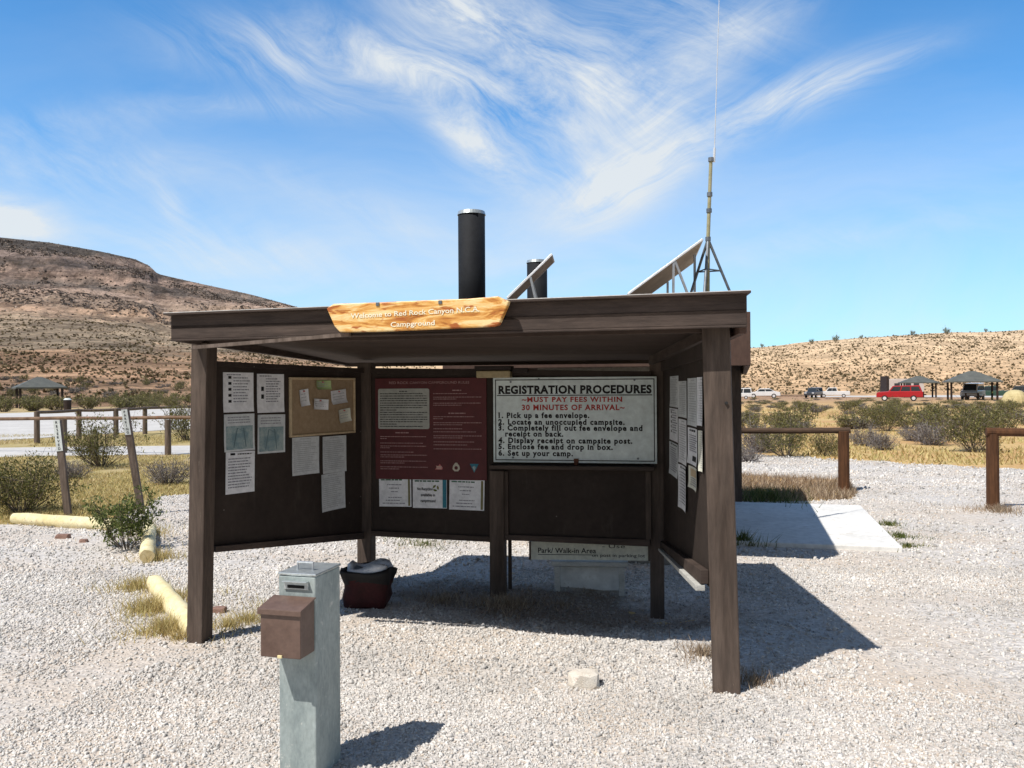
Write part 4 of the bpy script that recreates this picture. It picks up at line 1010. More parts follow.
# antenna
ap = P(708,239,8.6); T = thing('antenna_mast', (ap.x, ap.y, 2.21), 'thin whip antenna on a tripod mast on the roof', 'antenna')
for a in (R(8), R(128), R(248)):
    mb = MB(); e_ = Vector((ap.x+.38*math.cos(a), ap.y+.38*math.sin(a), 2.21)); mb.tube(ap, e_, .014, n=8); mb.build('leg', M['darksteel'], T)
mb = MB(); 
for i in range(3):
    a, b_ = R(8+120*i), R(128+120*i); zb = ap.z-.32; rr = .38*.32/(ap.z-2.21)
    mb.tube((ap.x+rr*math.cos(a), ap.y+rr*math.sin(a), zb), (ap.x+rr*math.cos(b_), ap.y+rr*math.sin(b_), zb), .007, n=6)
mb.build('brace', M['darksteel'], T)
tp = P(711,158,8.6); mb = MB(); mb.tube((ap.x-.01, ap.y, 2.21), ap, .02, n=12); mb.tube(ap, tp, .019, .017, n=12); mb.build('mast', M['mast'], T)
mb = MB(); 
for k in (0,.35,.55,.98): c0 = ap.lerp(tp, k); mb.tube(c0-Vector((0,0,.02)), c0+Vector((0,0,.02)), .028, n=10)
mb.build('clamp', M['darksteel'], T)
mb = MB(); w0 = P(714,162,8.6); w1 = P(714.5,148,8.6); mb.tube(w0, w1, .013, n=8); mb.tube(w1, P(719.5,-12,8.6), .0052, .0035, n=6); mb.build('whip', M['alu'], T)

# ------------------------------------------------------------------ fee post in the foreground
ang = .26
pc = P(315.5,577,3.45)   # front right top corner
fz = pc.z; base_c = Vector((pc.x, pc.y, 0)) - U*.084 + V*.110
T = thing('fee_post', (base_c.x, base_c.y, 0), 'galvanised steel fee collection post with a rusty envelope box, in the foreground', 'fee post')
mb = MB(); mb.box(base_c+Vector((0,0,(fz-.15)/2)), U*.168, V*.220, (0,0,fz+.15)); mb.build('tube', M['galv'], T, bevel=.006)
mb = MB(); mb.box(base_c+Vector((0,0,fz+.006)), U*.174, V*.226, (0,0,.010)); mb.build('top_cap', M['galv_top'], T, bevel=.003)
hp = base_c - V*.04
mb = MB()
for s in (-1, 1): mb.tube(hp+U*.035*s+Vector((0,0,fz+.008)), hp+U*.035*s+Vector((0,0,fz+.04)), .0045, n=8)
mb.tube(hp-U*.038+Vector((0,0,fz+.042)), hp+U*.038+Vector((0,0,fz+.042)), .0045, n=8); mb.build('handle', M['steel'], T)
fc = base_c - V*.110
mb = MB(); mb.box(fc-V*.004+Vector((0,0,fz-.037))+U*.0, U*.11, V*.008, (0,0,.034)); mb.box(fc-V*.014+Vector((0,0,fz-.021)), U*.11, V*.022, (0,0,.004)); pl = mb.build('slot_plate', M['galv_top'], T, bevel=.001)
mb = MB(); mb.box(fc-V*.009+Vector((0,0,fz-.042)), U*.075, V*.004, (0,0,.012)); mb.build('slot', M['dark'], pl)
# envelope box
cx = fc - V*.062 + U*(.084-.090); bw, bd = .176, .118; zb = fz-.298; zt = fz-.110; zbk = fz-.086
L0 = [cx-U*bw/2-V*bd/2, cx+U*bw/2-V*bd/2, cx+U*bw/2+V*(bd/2-.004), cx-U*bw/2+V*(bd/2-.004)]
mb = MB(); mb.hexa([zz(p,zb) for p in L0], [zz(L0[0],zt), zz(L0[1],zt), zz(L0[2],zbk), zz(L0[3],zbk)]); eb = mb.build('envelope_box', M['rustbox'], T, bevel=.003)
eb['label'] = 'rusty brown envelope box with a sloping lid'
ex = .008; L1 = [L0[0]-U*ex-V*ex, L0[1]+U*ex-V*ex, L0[2]+U*ex, L0[3]-U*ex]
sl = (zbk-zt)/bd
mb = MB(); mb.hexa([zz(L1[0],zt-ex*sl+.001), zz(L1[1],zt-ex*sl+.001), zz(L1[2],zbk+.001), zz(L1[3],zbk+.001)], [zz(L1[0],zt-ex*sl+.006), zz(L1[1],zt-ex*sl+.006), zz(L1[2],zbk+.006), zz(L1[3],zbk+.006)])
mb.hexa([zz(L1[0]-V*.003,zt-.018), zz(L1[1]-V*.003,zt-.018), zz(L1[1],zt-.018), zz(L1[0],zt-.018)], [zz(L1[0]-V*.003,zt+.003), zz(L1[1]-V*.003,zt+.003), zz(L1[1],zt+.003), zz(L1[0],zt+.003)])
mb.build('lid', M['rustbox'], eb, bevel=.002)
mb = MB(); p = (L0[0]+L0[1])/2; mb.box(zz(p-V*.004,zb+.006), U*.02, V*.008, (0,0,.012)); mb.build('clasp', M['yellow'], eb, bevel=.002)

# ------------------------------------------------------------------ bag, rocks, bench and leaning board
def lathe(mb, c, prof, n=24, sx=1, sy=1, jit=0, mi=0, cap0=True):
    vs = []; 
    for k, (r_, z_) in enumerate(prof):
        for i in range(n):
            a = i*2*math.pi/n; j = 1+jit*mnoise.noise(Vector((math.cos(a)*1.7, math.sin(a)*1.7, z_*9)))
            ca, sa = math.cos(a), math.sin(a); q = (abs(ca)**4+abs(sa)**4)**(-1/4)
            vs.append(Vector((c.x+r_*j*q*ca*sx, c.y+r_*j*q*sa*sy, c.z+z_+jit*.06*math.sin(a*3+k))))
    fs = [(k*n+i, k*n+(i+1)%n, (k+1)*n+(i+1)%n, (k+1)*n+i) for k in range(len(prof)-1) for i in range(n)]
    if cap0: fs.append(tuple(range(n-1,-1,-1)))
    mb.add(vs, fs, mi)
p = G(368,606); T = thing('cooler_bag', p, 'dark maroon open cloth bag with white lining on the gravel by the back post', 'bag')
mb = MB(); lathe(mb, p, [(.135,.0),(.160,.02),(.170,.08),(.168,.14),(.176,.19),(.178,.225)], sx=1.0, sy=.74, jit=.18); mb.build('body', M['bag'], T, smooth=True)
mb = MB(); lathe(mb, p, [(.178,.19),(.185,.22),(.187,.262),(.176,.285),(.165,.255),(.158,.20)], sx=1.0, sy=.74, jit=.22, cap0=False); mb.build('rim', M['bagblack'], T, smooth=True)
mb = MB(); lathe(mb, p+Vector((.02,0,0)), [(.05,.15),(.11,.16),(.15,.19),(.158,.24),(.150,.29),(.135,.315),(.11,.27)], sx=.95, sy=.72, jit=.38); mb.build('lining', M['liner'], T, smooth=True)
mb = MB(); 
for s in (-1, 1):
    prev = None
    for k in range(9):
        a = math.pi*k/8; q0 = p+Vector((-.07*math.cos(a)-.06, s*.11-.0*s, .27+.045*math.sin(a)*1.0))
        pass
        prev = q0

# the papers/leaves on ground line beside the bag
def rock(name, c, sx, sy, sz_, mt, label, cat='rock', seed=0, group=None, sub=3):
    import bmesh
    bm = bmesh.new(); bmesh.ops.create_icosphere(bm, subdivisions=sub, radius=1)
    for v in bm.verts:
        n = v.co.normalized(); k = 1+.28*mnoise.noise(n*1.3+Vector((seed,0,0)))+.10*mnoise.noise(n*3.5+Vector((0,seed,0)))
        co = n*k; co.z = min(co.z, .62); co.x = max(-.85, min(.8, co.x)); co.y = max(-.8, co.y)
        v.co = Vector((co.x*sx, co.y*sy, max(-.25,co.z)*sz_))
    me = bpy.data.meshes.new(name); bm.to_mesh(me); bm.free(); me.materials.append(mt)
    o = bpy.data.objects.new(name, me); C.objects.link(o); o.location = c; return tag(o, label, cat, group)
rock('rock', G(584,686)+Vector((0,0,.022)), .10, .08, .095, M['rock'], 'pale pinkish rock lying alone on the gravel in front of the kiosk', seed=4.4, sub=2)
rock('stone', G(218,613)+Vector((0,0,.012)), .07, .05, .05, M['brick'], 'flat reddish stone behind the left front post', seed=8)
rock('stone', G(63,539)+Vector((0,0,.01)), .09, .05, .07, M['brick'], 'dark red stone on the gravel before the long yellow log', seed=5)
rock('stone', G(84,543)+Vector((0,0,.01)), .05, .04, .05, M['brick'], 'small brown stone right of the dark red one', seed=6)
# bench + leaning board behind the kiosk
bx0 = P(551,563,6.80); bx1 = P(628,563,6.74); dd = (bx1-bx0); dd.z = 0; ln = dd.length; dd.normalize(); nn = Vector((dd.y,-dd.x,0)); c = (bx0+bx1)/2
T = thing('low_bench', (c.x, c.y, 0), 'low weathered white wooden stand under the kiosk back wall', 'bench')
mb = MB(); mb.box(zz(c-nn*.10,.195), dd*ln, nn*.22, (0,0,.035)); mb.build('top', M['oldwood'], T, bevel=.003)
for s in (-1, 1):
    for k in (0, -.18):
        mb = MB(); mb.box(zz(c+dd*s*(ln/2-.05)+nn*k,.063), dd*.045, nn*.04, (0,0,.228)); mb.build('leg', M['oldwood'], T, bevel=.002)
mb = MB(); mb.box(zz(c-nn*.13+dd*.02,.055), dd*(ln-.10), nn*.03, (0,0,.19)); mb.build('back_board', M['concrete'], T, bevel=.003)
WS = Wall(P(528,550,6.81).xy, P(651,550,6.73).xy)
t0, z_t = WS.hit(529,543); t1, z_t2 = WS.hit(650,544); zb = .226
T = thing('painted_board', WS.pt((t0+t1)/2, zb), 'pale board with black hand lettering propped on the low stand', 'sign')
zt_ = zb+.145
mb = MB(); mb.box(WS.pt((t0+t1)/2,(zb+zt_)/2,-.01), WS.d*(t1-t0), WS.n*.018, (0,0,zt_-zb)); mb.build('board', M['papery'], T, bevel=.002)
mb = MB()
def XS(px): return WS.hit(px, 550)[0]
put_text(mb, WS, 'Park/ Walk-in Area', XS(538), WS.hit(570,553)[1], XS(596)-XS(538), .042, .001, bold=.012)
put_text(mb, WS, '- Use', XS(602), WS.hit(610,548)[1], XS(625)-XS(602), .03, .001)
put_text(mb, WS, 'on post in parking lot', XS(592), WS.hit(620,557)[1], XS(645)-XS(592), .026, .001, bold=.006)
mb.quad(WS.pt(XS(538),WS.hit(570,555)[1],.001), WS.pt(XS(596),WS.hit(570,555)[1],.001), WS.pt(XS(596),WS.hit(570,554.4)[1],.001), WS.pt(XS(538),WS.hit(570,554.4)[1],.001))
mb.build('lettering', M['black'], T)
mb = MB()
for a, b_ in ((t0,t0+.015),(t1-.015,t1)): mb.box(WS.pt((a+b_)/2,(zb+zt_)/2,.003), WS.d*.015, WS.n*.006, (0,0,zt_-zb))
mb.build('edge_strip', M['brown'], T)

# ------------------------------------------------------------------ yellow logs
def log(a, b, r_, label):
    a, b = Vector(a), Vector(b); t = (b-a).normalized(); q = t.orthogonal().normalized(); w = t.cross(q); n = 16; k = 14
    mb = MB(); vs = []
    for i in range(k+1):
        c0 = a.lerp(b, i/k)
        for j in range(n):
            an = j*2*math.pi/n; rr = r_*(1+.14*mnoise.noise(Vector((i*.6, math.cos(an)*1.5, math.sin(an)*1.5+a.x)))-(.12 if i in (0,k) else 0))
            vs.append(c0+(q*math.cos(an)+w*math.sin(an))*rr)
    mb.add(vs, [(i*n+j, i*n+(j+1)%n, (i+1)*n+(j+1)%n, (i+1)*n+j) for i in range(k) for j in range(n)])
    o = mb.build('parking_log', M['yellow'], smooth=True); tag(o, label, 'parking stop')
    for c0, sgn, off in ((a, -1, 0), (b, 1, k*n)):
        m2 = MB(); m2.add(vs[off:off+n], [tuple(range(n)) if sgn > 0 else tuple(range(n-1,-1,-1))]); m2.build('cut_end', M['endgrain'], o)
log(G(12,525)+Vector((0,.05,.07)), G(112,531)+Vector((0,.05,.06)), .074, 'long yellow log parking stop lying at the left edge below the olive bush')
log(G(146,564)+Vector((0,.02,.065)), G(149,533)+Vector((0,.02,.06)), .070, 'short looking yellow log end pointing at the camera, beside the small green bush')
log(G(196,640)+Vector((-.02,.05,.05)), G(152,590)+Vector((0,.05,.05)), .070, 'slanting yellow log behind the foot of the left front post')

# ------------------------------------------------------------------ rail fences
def fence(posts, rails, hp, rp, rr, mt, label, rm_=None):
    T = thing('rail_fence', Vector((posts[0][0], posts[0][1], 0)), label, 'fence')
    for x, y in posts:
        mb = MB(); mb.tube((x,y,-.1), (x,y,hp), rp, rp*.95, n=14); mb.build('post', mt, T, bevel=.006)
    for a, b in rails:
        mb = MB(); n = 6; a, b = Vector(a), Vector(b)
        for i in range(n):
            p0, p1 = a.lerp(b, i/n), a.lerp(b, (i+1)/n); s0 = Vector((0,0,-.015*math.sin(math.pi*i/n))); s1 = Vector((0,0,-.015*math.sin(math.pi*(i+1)/n)))
            mb.tube(p0+s0, p1+s1, rr, rr, n=12, cap=(i in (0, n-1)))
        mb.build('rail', rm_ or mt, T)
    return T
p1 = G(844,492); q1 = P(650,429.5,13.3); top = P(844,431,p1.y).z
fence([p1.xy, (q1.x,q1.y)], [(Vector((q1.x,q1.y,top+.02)), Vector((p1.x+.10,p1.y,top+.01)))], top-.0, .085, .045, M['redwood'], 'rail fence with one thick post on the right, ending beside the gravel road', M['railwood'])
p2 = G(993,509.5); top = P(993,434,p2.y).z; q2 = Vector((9.9,10.0))
fence([p2.xy, q2], [(Vector((p2.x-.08,p2.y,top+.03)), Vector((q2.x,q2.y,top+.01)))], top-.0, .078, .055, M['redwood'], 'red brown rail fence at the right edge, its end post nearest the camera')
# left fences
n0 = G(168,455); n1 = G(64,453); n2 = G(-60,452); hh = P(168,418.5,n0.y).z; n3 = P(300,450,n0.y*.95)
fence([n0.xy, n1.xy, n2.xy, (n3.x,n3.y)], [(Vector((n2.x,n2.y,hh-.02)), Vector((n1.x,n1.y,hh))), (Vector((n1.x,n1.y,hh)), Vector((n0.x,n0.y,hh+.03))), (Vector((n0.x,n0.y,hh+.03)), Vector((n3.x,n3.y,hh+.05)))], hh-.03, .078, .045, M['stake'], 'nearer weathered rail fence across the left field', M['greylog'])
f0 = G(37,443.5); f1 = G(79,439); f2 = G(116,437.5); f3 = G(145,434); f4 = G(215,428); hf = .95
fence([f.xy for f in (f0,f1,f2,f3,f4)], [(Vector((a.x,a.y,hf)), Vector((b_.x,b_.y,hf))) for a, b_ in zip((f0,f1,f2,f3),(f1,f2,f3,f4))], hf+.02, .085, .05, M['stake'], 'farther weathered rail fence beside the left gravel road')
# numbered stakes
def stake(base, topp, wd, label, chars, ly0, ly1, lw):
    T = thing('marker_stake', base, label, 'marker post')
    b0 = Vector(base)-Vector((0,0,.1)); t = (Vector(topp)-b0).normalized()
    mb = MB(); mb.bar(b0, topp, wd, wd*.55, (1,0,0)); mb.build('stake', M['stake'], T, bevel=.006)
    sd = Vector((1,0,0)); sd = (sd-t*sd.dot(t)).normalized(); n = -t.cross(sd); n = n if n.y < 0 else -n
    Lh = (Vector(topp)-Vector(base)).length
    c0 = Vector(topp)-t*(Lh*ly0); c1 = Vector(topp)-t*(Lh*ly1)
    mb = MB(); mb.box((c0+c1)/2+n*(wd*.275+.004), sd*lw, n*.006, c0-c1); pl = mb.build('label_plate', M['signwhite'], T)
    mb = MB(); step = (c0-c1).length/(len(chars)+.3)
    for i, ch in enumerate(chars):
        if ch == ' ': continue
        vs, fs = text2d(ch, False, .02); x0 = min(v[0] for v in vs); x1 = max(v[0] for v in vs)
        o_ = c0 - t*(step*(i+.95)) + n*(wd*.275+.009)
        mb.add([o_ + sd*((x-(x0+x1)/2)*step*.95) + t*(y*step*.95) for x, y in vs], fs)
    mb.build('lettering', M['black'], T)
s1 = G(69,516); stake(s1, P(57.5,420,s1.y-.05), .088, 'shorter upright marker stake with a vertical white label, at the left', 'RESERVED', .0, .32, .082)
s2 = G(143,514); stake(s2, P(125,408,s2.y-.3), .088, 'taller marker stake leaning to the left behind the small green bush', 'PARKING', .01, .24, .075)

# ------------------------------------------------------------------ picnic shelters
def shelter(px0, px1, pyb, pye, pyp, label, n_post=4):
    cb = G((px0+px1)/2, pyb); D = cb.y; a = P(px0, pye, D); b = P(px1, pye, D); w = (b.x-a.x); ze = a.z; zp = P((px0+px1)/2, pyp, D).z
    T = thing('picnic_shelter', (cb.x, cb.y, 0), label, 'shelter')
    tr = -math.atan2(cb.x, cb.y); h = w/2*math.cos(tr)*.94; rot = Matrix.Rotation(tr+R(7), 3, 'Z')
    def L(x, y, z): v = rot @ Vector((x, y, 0)); return Vector((cb.x+v.x, cb.y+v.y, z))
    mb = MB(); k = .96
    mb.add([L(-h*k,-h*.8,ze), L(h*k,-h*.8,ze), L(h*k,h*.8,ze), L(-h*k,h*.8,ze), L(-.12*h,0,zp), L(.12*h,0,zp)], [(0,1,5,4),(1,2,5),(2,3,4,5),(3,0,4)])
    mb.add([L(-h*k,-h*.8,ze-.12), L(h*k,-h*.8,ze-.12), L(h*k,h*.8,ze-.12), L(-h*k,h*.8,ze-.12), L(-h*k,-h*.8,ze), L(h*k,-h*.8,ze), L(h*k,h*.8,ze), L(-h*k,h*.8,ze)], [(0,1,5,4),(1,2,6,5),(2,3,7,6),(3,0,4,7),(3,2,1,0)])
    mb.build('roof', M['greenroof'], T)
    for sx in (-1, 1):
        for sy in (-1, 1):
            mb = MB(); mb.box(L(sx*h*.78, sy*h*.62, (ze-.1)/2-.05), (.16,0,0), (0,.16,0), (0,0,ze)); mb.build('post', M['postdark'], T)
    tb = thing('picnic_table', L(0,0,0), 'brown picnic table under the ' + label.split(',')[0], 'table')
    mb = MB(); mb.box(L(0,0,.75), (1.8,0,0), (0,.75,0), (0,0,.05)); mb.build('tabletop', M['table'], tb)
    for s in (-1, 1):
        mb = MB(); mb.box(L(0,s*.75,.45), (1.8,0,0), (0,.28,0), (0,0,.05)); mb.build('seat', M['table'], tb)
        mb = MB(); mb.box(L(s*.6,0,.36), (.08,0,0), (0,1.5,0), (0,0,.1)); mb.box(L(s*.6,.3,.36), (.08,0,0), (0,.08,0), (0,0,.72)); mb.box(L(s*.6,-.3,.36), (.08,0,0), (0,.08,0), (0,0,.72)); mb.build('leg', M['table'], tb)
shelter(11,68,408,387.5,377, 'grey green hip roofed picnic shelter before the mountain, far left')
shelter(897,940,397.5,382.5,376, 'smaller grey green picnic shelter behind the red vehicle, right background')
shelter(941,1003,400,381.5,371, 'larger grey green picnic shelter beside the tent, right background')
c = G(67.5,410.5); T = thing('litter_bin', c, 'dark litter bin with a white lid beside the left picnic shelter', 'bin')
mb = MB(); mb.tube(c, c+Vector((0,0,.85)), .27, .3, n=16); mb.build('body', M['postdark'], T)
mb = MB(); mb.tube(c+Vector((0,0,.86)), c+Vector((0,0,1.0)), .31, .18, n=16); mb.build('lid', M['signwhite'], T)
# tent
c = G(1015,404); T = thing('dome_tent', c, 'tan dome tent in the scrub at the right edge', 'tent')
mb = MB(); n = 20; vs = []; K2 = 8
for k in range(K2+1):
    ph = k/K2*math.pi/2
    for i in range(n):
        a = i*2*math.pi/n; rr = math.cos(ph)**.8*(1+.07*math.cos(a*4)); vs.append(c+Vector((1.05*rr*math.cos(a), .95*rr*math.sin(a), 1.2*math.sin(ph))))
mb.add(vs, [(k*n+i, k*n+(i+1)%n, (k+1)*n+(i+1)%n, (k+1)*n+i) for k in range(K2) for i in range(n)]); mb.build('canopy', M['tent'], T)
mb = MB(); mb.add([c+Vector((x,-1.01+z*.35,z)) for x, z in ((-.35,.02),(.35,.02),(.25,.7),(0,.95),(-.25,.7))], [(0,1,2,3,4)]); mb.build('door', M['tentdark'], T)

# ------------------------------------------------------------------ vehicles in the background
PROFS = {
 'sedan': dict(L=4.6, H=1.45, W=1.8, body=[(0,.35),(0,.75),(.06,.86),(.24,.95),(.30,.98),(.84,1.0),(.99,.88),(1,.6),(1,.35)], cab=[(.24,.94),(.38,1.42),(.66,1.45),(.84,.98)]),
 'suv': dict(L=5.0, H=1.85, W=1.95, body=[(0,.45),(0,.95),(.05,1.08),(.26,1.15),(.95,1.18),(1,1.1),(1,.45)], cab=[(.26,1.13),(.36,1.80),(.93,1.85),(.985,1.15)]),
 'pickup': dict(L=5.4, H=1.85, W=1.95, body=[(0,.45),(0,.98),(.05,1.08),(.24,1.15),(.98,1.15),(1,1.1),(1,.45)], cab=[(.24,1.13),(.33,1.80),(.58,1.82),(.62,1.14)]),
 'van': dict(L=5.6, H=2.2, W=2.0, body=[(0,.45),(0,1.0),(.06,1.15),(.14,1.2),(1,1.2),(1,.45)], cab=[(.12,1.18),(.24,2.1),(.97,2.2),(1,1.19)]),
}
def vehicle(kind, name, px, pyb, paintm, label, cat, head=1, rot=0.0, D=None, sc_=1.0):
    d = PROFS[kind]; c = G(px, pyb); T = thing(name, (c.x,c.y,0), label, cat); Wd = d['W']*sc_; L_ = d['L']*sc_
    tr = -math.atan2(c.x, c.y); rm = Matrix.Rotation(rot+tr, 3, 'Z'); sc_ = sc_*math.cos(tr)*.97; Wd = d['W']*sc_; L_ = d['L']*sc_
    def Q(a, y, z): v = rm @ Vector(((a-.5)*L_*head, y, 0)); return Vector((c.x+v.x, c.y+v.y, z*sc_))
    mb = MB(); mb.prism([Q(a,-Wd/2,z) for a, z in d['body']], rm @ Vector((0,Wd,0))); mb.prism([Q(a,-Wd/2+.12,z) for a, z in d['cab']], rm @ Vector((0,Wd-.24,0))); mb.build('body', paintm, T, bevel=.05)
    cb = d['cab']; zlo, zhi = cb[0][1]+.06, cb[1][1]-.10
    def edge(z, s):
        (a0,z0),(a1,z1) = (cb[0],cb[1]) if s == 0 else (cb[3],cb[2]); k = (z-z0)/(z1-z0); return a0+(a1-a0)*k
    for sy in (-1, 1):
        y = sy*(Wd/2-.105)
        f0, f1 = edge(zlo,0)+.02, edge(zlo,1)-.02; g0, g1 = edge(zhi,0)+.02, edge(zhi,1)-.02; nw = 3 if kind in ('suv','van') else 2
        for i in range(nw):
            k0, k1 = i/nw+.02, (i+1)/nw-.02; mb = MB()
            mb.quad(Q(f0+(f1-f0)*k0,y,zlo), Q(f0+(f1-f0)*k1,y,zlo), Q(g0+(g1-g0)*k1,y,zhi), Q(g0+(g1-g0)*k0,y,zhi)); mb.build('window', M['glass'], T)
    mb = MB(); mb.quad(Q(edge(zlo,0)-.006,-Wd/2+.22,zlo), Q(edge(zlo,0)-.006,Wd/2-.22,zlo), Q(edge(zhi,0)-.006,Wd/2-.26,zhi), Q(edge(zhi,0)-.006,-Wd/2+.26,zhi)); mb.build('windscreen', M['glass'], T)
    for a in (.18, .80):
        for sy in (-1, 1):
            y0 = sy*(Wd/2-.18); y1 = sy*(Wd/2+.02); mb = MB(); mb.tube(Q(a,y0,.34), Q(a,y1,.34), .34*sc_, n=18); wl = mb.build('wheel', M['rubber'], T)
            mb = MB(); mb.tube(Q(a,y1,.34), Q(a,y1+sy*.01,.34), .2*sc_, n=14); mb.build('rim', M['alu'], wl)
    for sy in (-1, 1):
        mb = MB(); mb.box(Q(-.002,sy*(Wd/2-.25),.72 if kind=='sedan' else .88), rm@Vector((.04,0,0)), rm@Vector((0,.3,0)), (0,0,.14)); mb.build('headlight', M['alu'], T)
    return T
vehicle('sedan', 'parked_car', 764, 398.2, M['pwhite'], 'white saloon car parked side on beyond the scrub, left of the dark vehicle', 'car')
vehicle('van', 'parked_van', 737, 399.2, M['pwhite'], 'white vehicle showing only its end beside the kiosk, leftmost of the parked row', 'van', sc_=.7)
vehicle('suv', 'parked_car', 814, 397.8, M['pdark'], 'dark grey vehicle parked end on between the white saloon and the pale pickup', 'car', rot=R(72), sc_=.85)
vehicle('pickup', 'pickup_truck', 834, 397.6, M['pwhite'], 'pale pickup parked right of the dark grey vehicle', 'pickup', sc_=.85)
0 and vehicle('van', 'parked_van', 862, 397.4, M['pwhite'], 'white van parked left of the red vehicle', 'van', rot=R(60), sc_=.72)
vehicle('suv', 'parked_car', 899.5, 401, M['pred'], 'bright red estate vehicle parked in front of the smaller shelter', 'car', head=1)
vehicle('van', 'parked_van', 973, 399.6, M['pwhite'], 'white van facing the camera under the larger shelter', 'van', rot=R(80))
vehicle('pickup', 'pickup_truck', 993, 399, M['pgreen'], 'dark green pickup between the larger shelter and the tent', 'pickup')
vehicle('suv', 'parked_car', 1021, 398.5, M['pdark'], 'dark vehicle behind the tent at the right edge', 'car')
0 and vehicle('sedan', 'parked_car', 934, 401.5, M['pdark'], 'low dark car just right of the red vehicle', 'car', rot=R(35), sc_=.9)
# travel trailer
c = G(902,396.6); T = thing('travel_trailer', (c.x,c.y,0), 'cream travel trailer with a dark end behind the red vehicle', 'trailer')
mb = MB(); Lq = 5.2; mb.prism([c+Vector((x,-1.1,z)) for x, z in ((-2.3,.5),(2.6,.5),(2.8,1.2),(2.5,2.45),(2.2,2.6),(-2.3,2.6))], (0,2.2,0)); mb.build('body', M['bone'], T, bevel=.06)
mb = MB(); mb.box(c+Vector((-2.55,0,1.75)), (.35,0,0), (0,2.1,0), (0,0,2.5)); mb.build('end_box', M['postdark'], T, bevel=.03)
for x in (-1.2,.4,1.6):
    mb = MB(); mb.box(c+Vector((x,-1.11,1.7)), (.8,0,0), (0,.03,0), (0,0,.5)); mb.build('window', M['glass'], T)
for y in (-1.0,1.0):
    mb = MB(); mb.tube(c+Vector((.2,y-.1,.35)), c+Vector((.2,y+.1,.35)), .35, n=16); mb.build('wheel', M['rubber'], T)

# ------------------------------------------------------------------ sun and sky
s = Vector((-.5,-.45,1)).normalized()      # towards the sun
elev = math.asin(s.z); azi = math.atan2(s.x, s.y)
ld = bpy.data.lights.new('sun', 'SUN'); ld.energy = 5.0; ld.angle = R(.53); ld.color = (1, .95, .88)
lo = bpy.data.objects.new('sun', ld); C.objects.link(lo); lo.rotation_euler = s.to_track_quat('Z', 'Y').to_euler(); lo.location = (-5,-5,12)
wd = bpy.data.worlds.new('World'); sc.world = wd; wd.use_nodes = True; nt = wd.node_tree
bg = nt.nodes['Background']; bg.inputs[1].default_value = .10
sky = N(nt, 'ShaderNodeTexSky'); sky.sky_type = 'NISHITA'; sky.sun_disc = False; sky.sun_elevation = elev; sky.sun_rotation = azi
sky.air_density = 1.0; sky.dust_density = .6; sky.ozone_density = 1.5; sky.altitude = 1000
tc = N(nt, 'ShaderNodeTexCoord'); sp = N(nt, 'ShaderNodeSeparateXYZ'); nt.links.new(tc.outputs['Generated'], sp.inputs[0])
def Mt(op, a, b=None, c=None):
    n = N(nt, 'ShaderNodeMath', operation=op)
    for i, v in enumerate((a, b, c)):
        if v is None: continue
        if isinstance(v, (int, float)): n.inputs[i].default_value = v
        else: nt.links.new(v, n.inputs[i])
    return n.outputs[0]
gy = Mt('MAXIMUM', sp.outputs[1], .08)
gx = Mt('DIVIDE', sp.outputs[0], gy); gz_ = Mt('DIVIDE', sp.outputs[2], gy)
cb0 = N(nt, 'ShaderNodeCombineXYZ'); nt.links.new(gx, cb0.inputs[0]); nt.links.new(gz_, cb0.inputs[1])
# slow swirl of the fibres
wn = N(nt, 'ShaderNodeTexNoise'); wn.inputs['Scale'].default_value = 3.2; wn.inputs['Detail'].default_value = 3; nt.links.new(cb0.outputs[0], wn.inputs['Vector'])
vs_ = N(nt, 'ShaderNodeVectorMath', operation='SUBTRACT'); nt.links.new(wn.outputs['Color'], vs_.inputs[0]); vs_.inputs[1].default_value = (.5,.5,.5)
vm = N(nt, 'ShaderNodeVectorMath', operation='SCALE'); nt.links.new(vs_.outputs[0], vm.inputs[0]); vm.inputs['Scale'].default_value = .13
va_ = N(nt, 'ShaderNodeVectorMath', operation='ADD'); nt.links.new(cb0.outputs[0], va_.inputs[0]); nt.links.new(vm.outputs[0], va_.inputs[1])
cb = va_
def fib(angle, sc_x, sc_y, dist, seed, det=8, rough=.62):
    mp = N(nt, 'ShaderNodeMapping'); mp.inputs['Rotation'].default_value = (0,0,R(-angle)); nt.links.new(cb.outputs[0], mp.inputs[0])
    m2 = N(nt, 'ShaderNodeMapping'); m2.inputs['Scale'].default_value = (sc_x, sc_y, 1); m2.inputs['Location'].default_value = (seed, seed*.7, seed); nt.links.new(mp.outputs[0], m2.inputs[0])
    return noise_fac(nt, m2.outputs[0], 1.0, det, rough, dist)
def blob(px, py, lx, ly, angle, amp):
    cx, cy = (px-512)/F, (388-py)/F
    dx = Mt('SUBTRACT', gx, cx); dy = Mt('SUBTRACT', gz_, cy); ca, sa = math.cos(R(angle)), math.sin(R(angle))
    a = Mt('ADD', Mt('MULTIPLY', dx, ca*F/lx), Mt('MULTIPLY', dy, sa*F/lx)); b = Mt('ADD', Mt('MULTIPLY', dx, -sa*F/ly), Mt('MULTIPLY', dy, ca*F/ly))
    r2 = Mt('ADD', Mt('MULTIPLY', a, a), Mt('MULTIPLY', b, b))
    return Mt('MULTIPLY', Mt('POWER', 2.718, Mt('MULTIPLY', r2, -1.0)), amp)
def total(lst):
    t = blob(*lst[0])
    for l in lst[1:]: t = Mt('ADD', t, blob(*l))
    return t
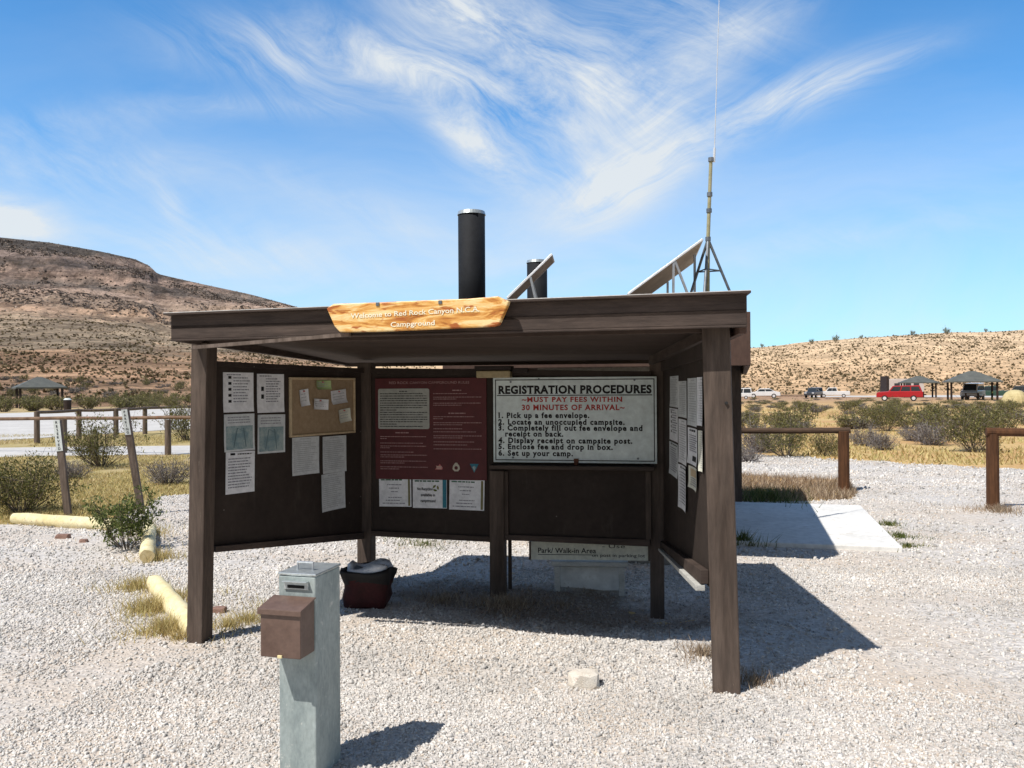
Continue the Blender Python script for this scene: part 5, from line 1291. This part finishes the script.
A = total([(478,142,50,24,-40,1.25), (575,150,60,80,-50,.55), (560,50,140,55,-18,.85), (440,75,120,26,-22,.75), (320,58,150,34,-8,.72), (260,104,110,12,-2,.36), (455,10,60,20,-15,.85), (172,205,30,13,-62,.55), (700,20,90,40,-10,.45), (90,165,130,30,-5,.40), (60,120,120,20,5,.25), (230,250,150,26,-8,.35), (860,235,120,14,8,.25), (380,215,120,18,-20,.25)])
Bm = total([(622,185,60,28,25,1.25), (770,110,110,20,24,.80), (835,80,95,16,18,.70), (690,70,70,60,50,.40), (650,110,40,60,60,.45), (760,20,80,26,30,.5)])
fA = ramp(nt, fib(-34, 3.4, 13, .9, 3.1, 10, .68), [(.34,(0,0,0)), (.68,(1,1,1))]); fB = ramp(nt, fib(30, 3.6, 12, .9, 8.4, 10, .68), [(.34,(0,0,0)), (.70,(1,1,1))])
cl = Mt('ADD', Mt('MULTIPLY', A, fA), Mt('MULTIPLY', Bm, fB))
cl = Mt('ADD', cl, Mt('MULTIPLY', total([(10,222,52,15,-6,1.0), (-30,208,60,18,0,1.0)]), ramp(nt, fib(0, 6, 14, .6, 1.7), [(.3,(.2,.2,.2)), (.6,(1,1,1))])))
veil = Mt('MULTIPLY', ramp(nt, gz_, [(.0,(.88,.88,.88)), (.10,(.72,.72,.72)), (.20,(.52,.52,.52)), (.30,(.26,.26,.26)), (.45,(.06,.06,.06))]), ramp(nt, fib(4, 1.4, 5, .5, 5.2), [(.30,(.35,.35,.35)), (.70,(1.0,1.0,1.0))]))
cl = Mt('ADD', cl, veil)
# added white veil in the unseen sky behind the viewer, neutralises ambient light
bk = N(nt, 'ShaderNodeMapRange'); bk.inputs[1].default_value = .25; bk.inputs[2].default_value = -.25; bk.inputs[3].default_value = 0; bk.inputs[4].default_value = .10; nt.links.new(sp.outputs[1], bk.inputs[0])
cl = Mt('MAXIMUM', cl, bk.outputs[0]); cl = Mt('MINIMUM', Mt('MAXIMUM', cl, 0), .93)
tf = N(nt, 'ShaderNodeMapRange'); tf.inputs[1].default_value = -.1; tf.inputs[2].default_value = .45; nt.links.new(sp.outputs[1], tf.inputs[0])
skc = mixc(nt, 1.0, sky.outputs[0], mixc(nt, tf.outputs[0], (.66,.66,.64), (.58,1.46,1.98)), 'MULTIPLY')  # unseen sky behind the viewer greyed and dimmed to tune ambient light
final = mixc(nt, cl, skc, (8.0, 8.4, 8.6))
nt.links.new(final, bg.inputs[0])

# ------------------------------------------------------------------ render settings
sc.view_settings.view_transform = 'Standard'; sc.view_settings.look = 'None'; sc.view_settings.exposure = 0; sc.view_settings.gamma = 1
sc.render.engine = 'CYCLES'; sc.cycles.use_denoising = True; sc.cycles.max_bounces = 5
sc.cycles.transparent_max_bounces = 4
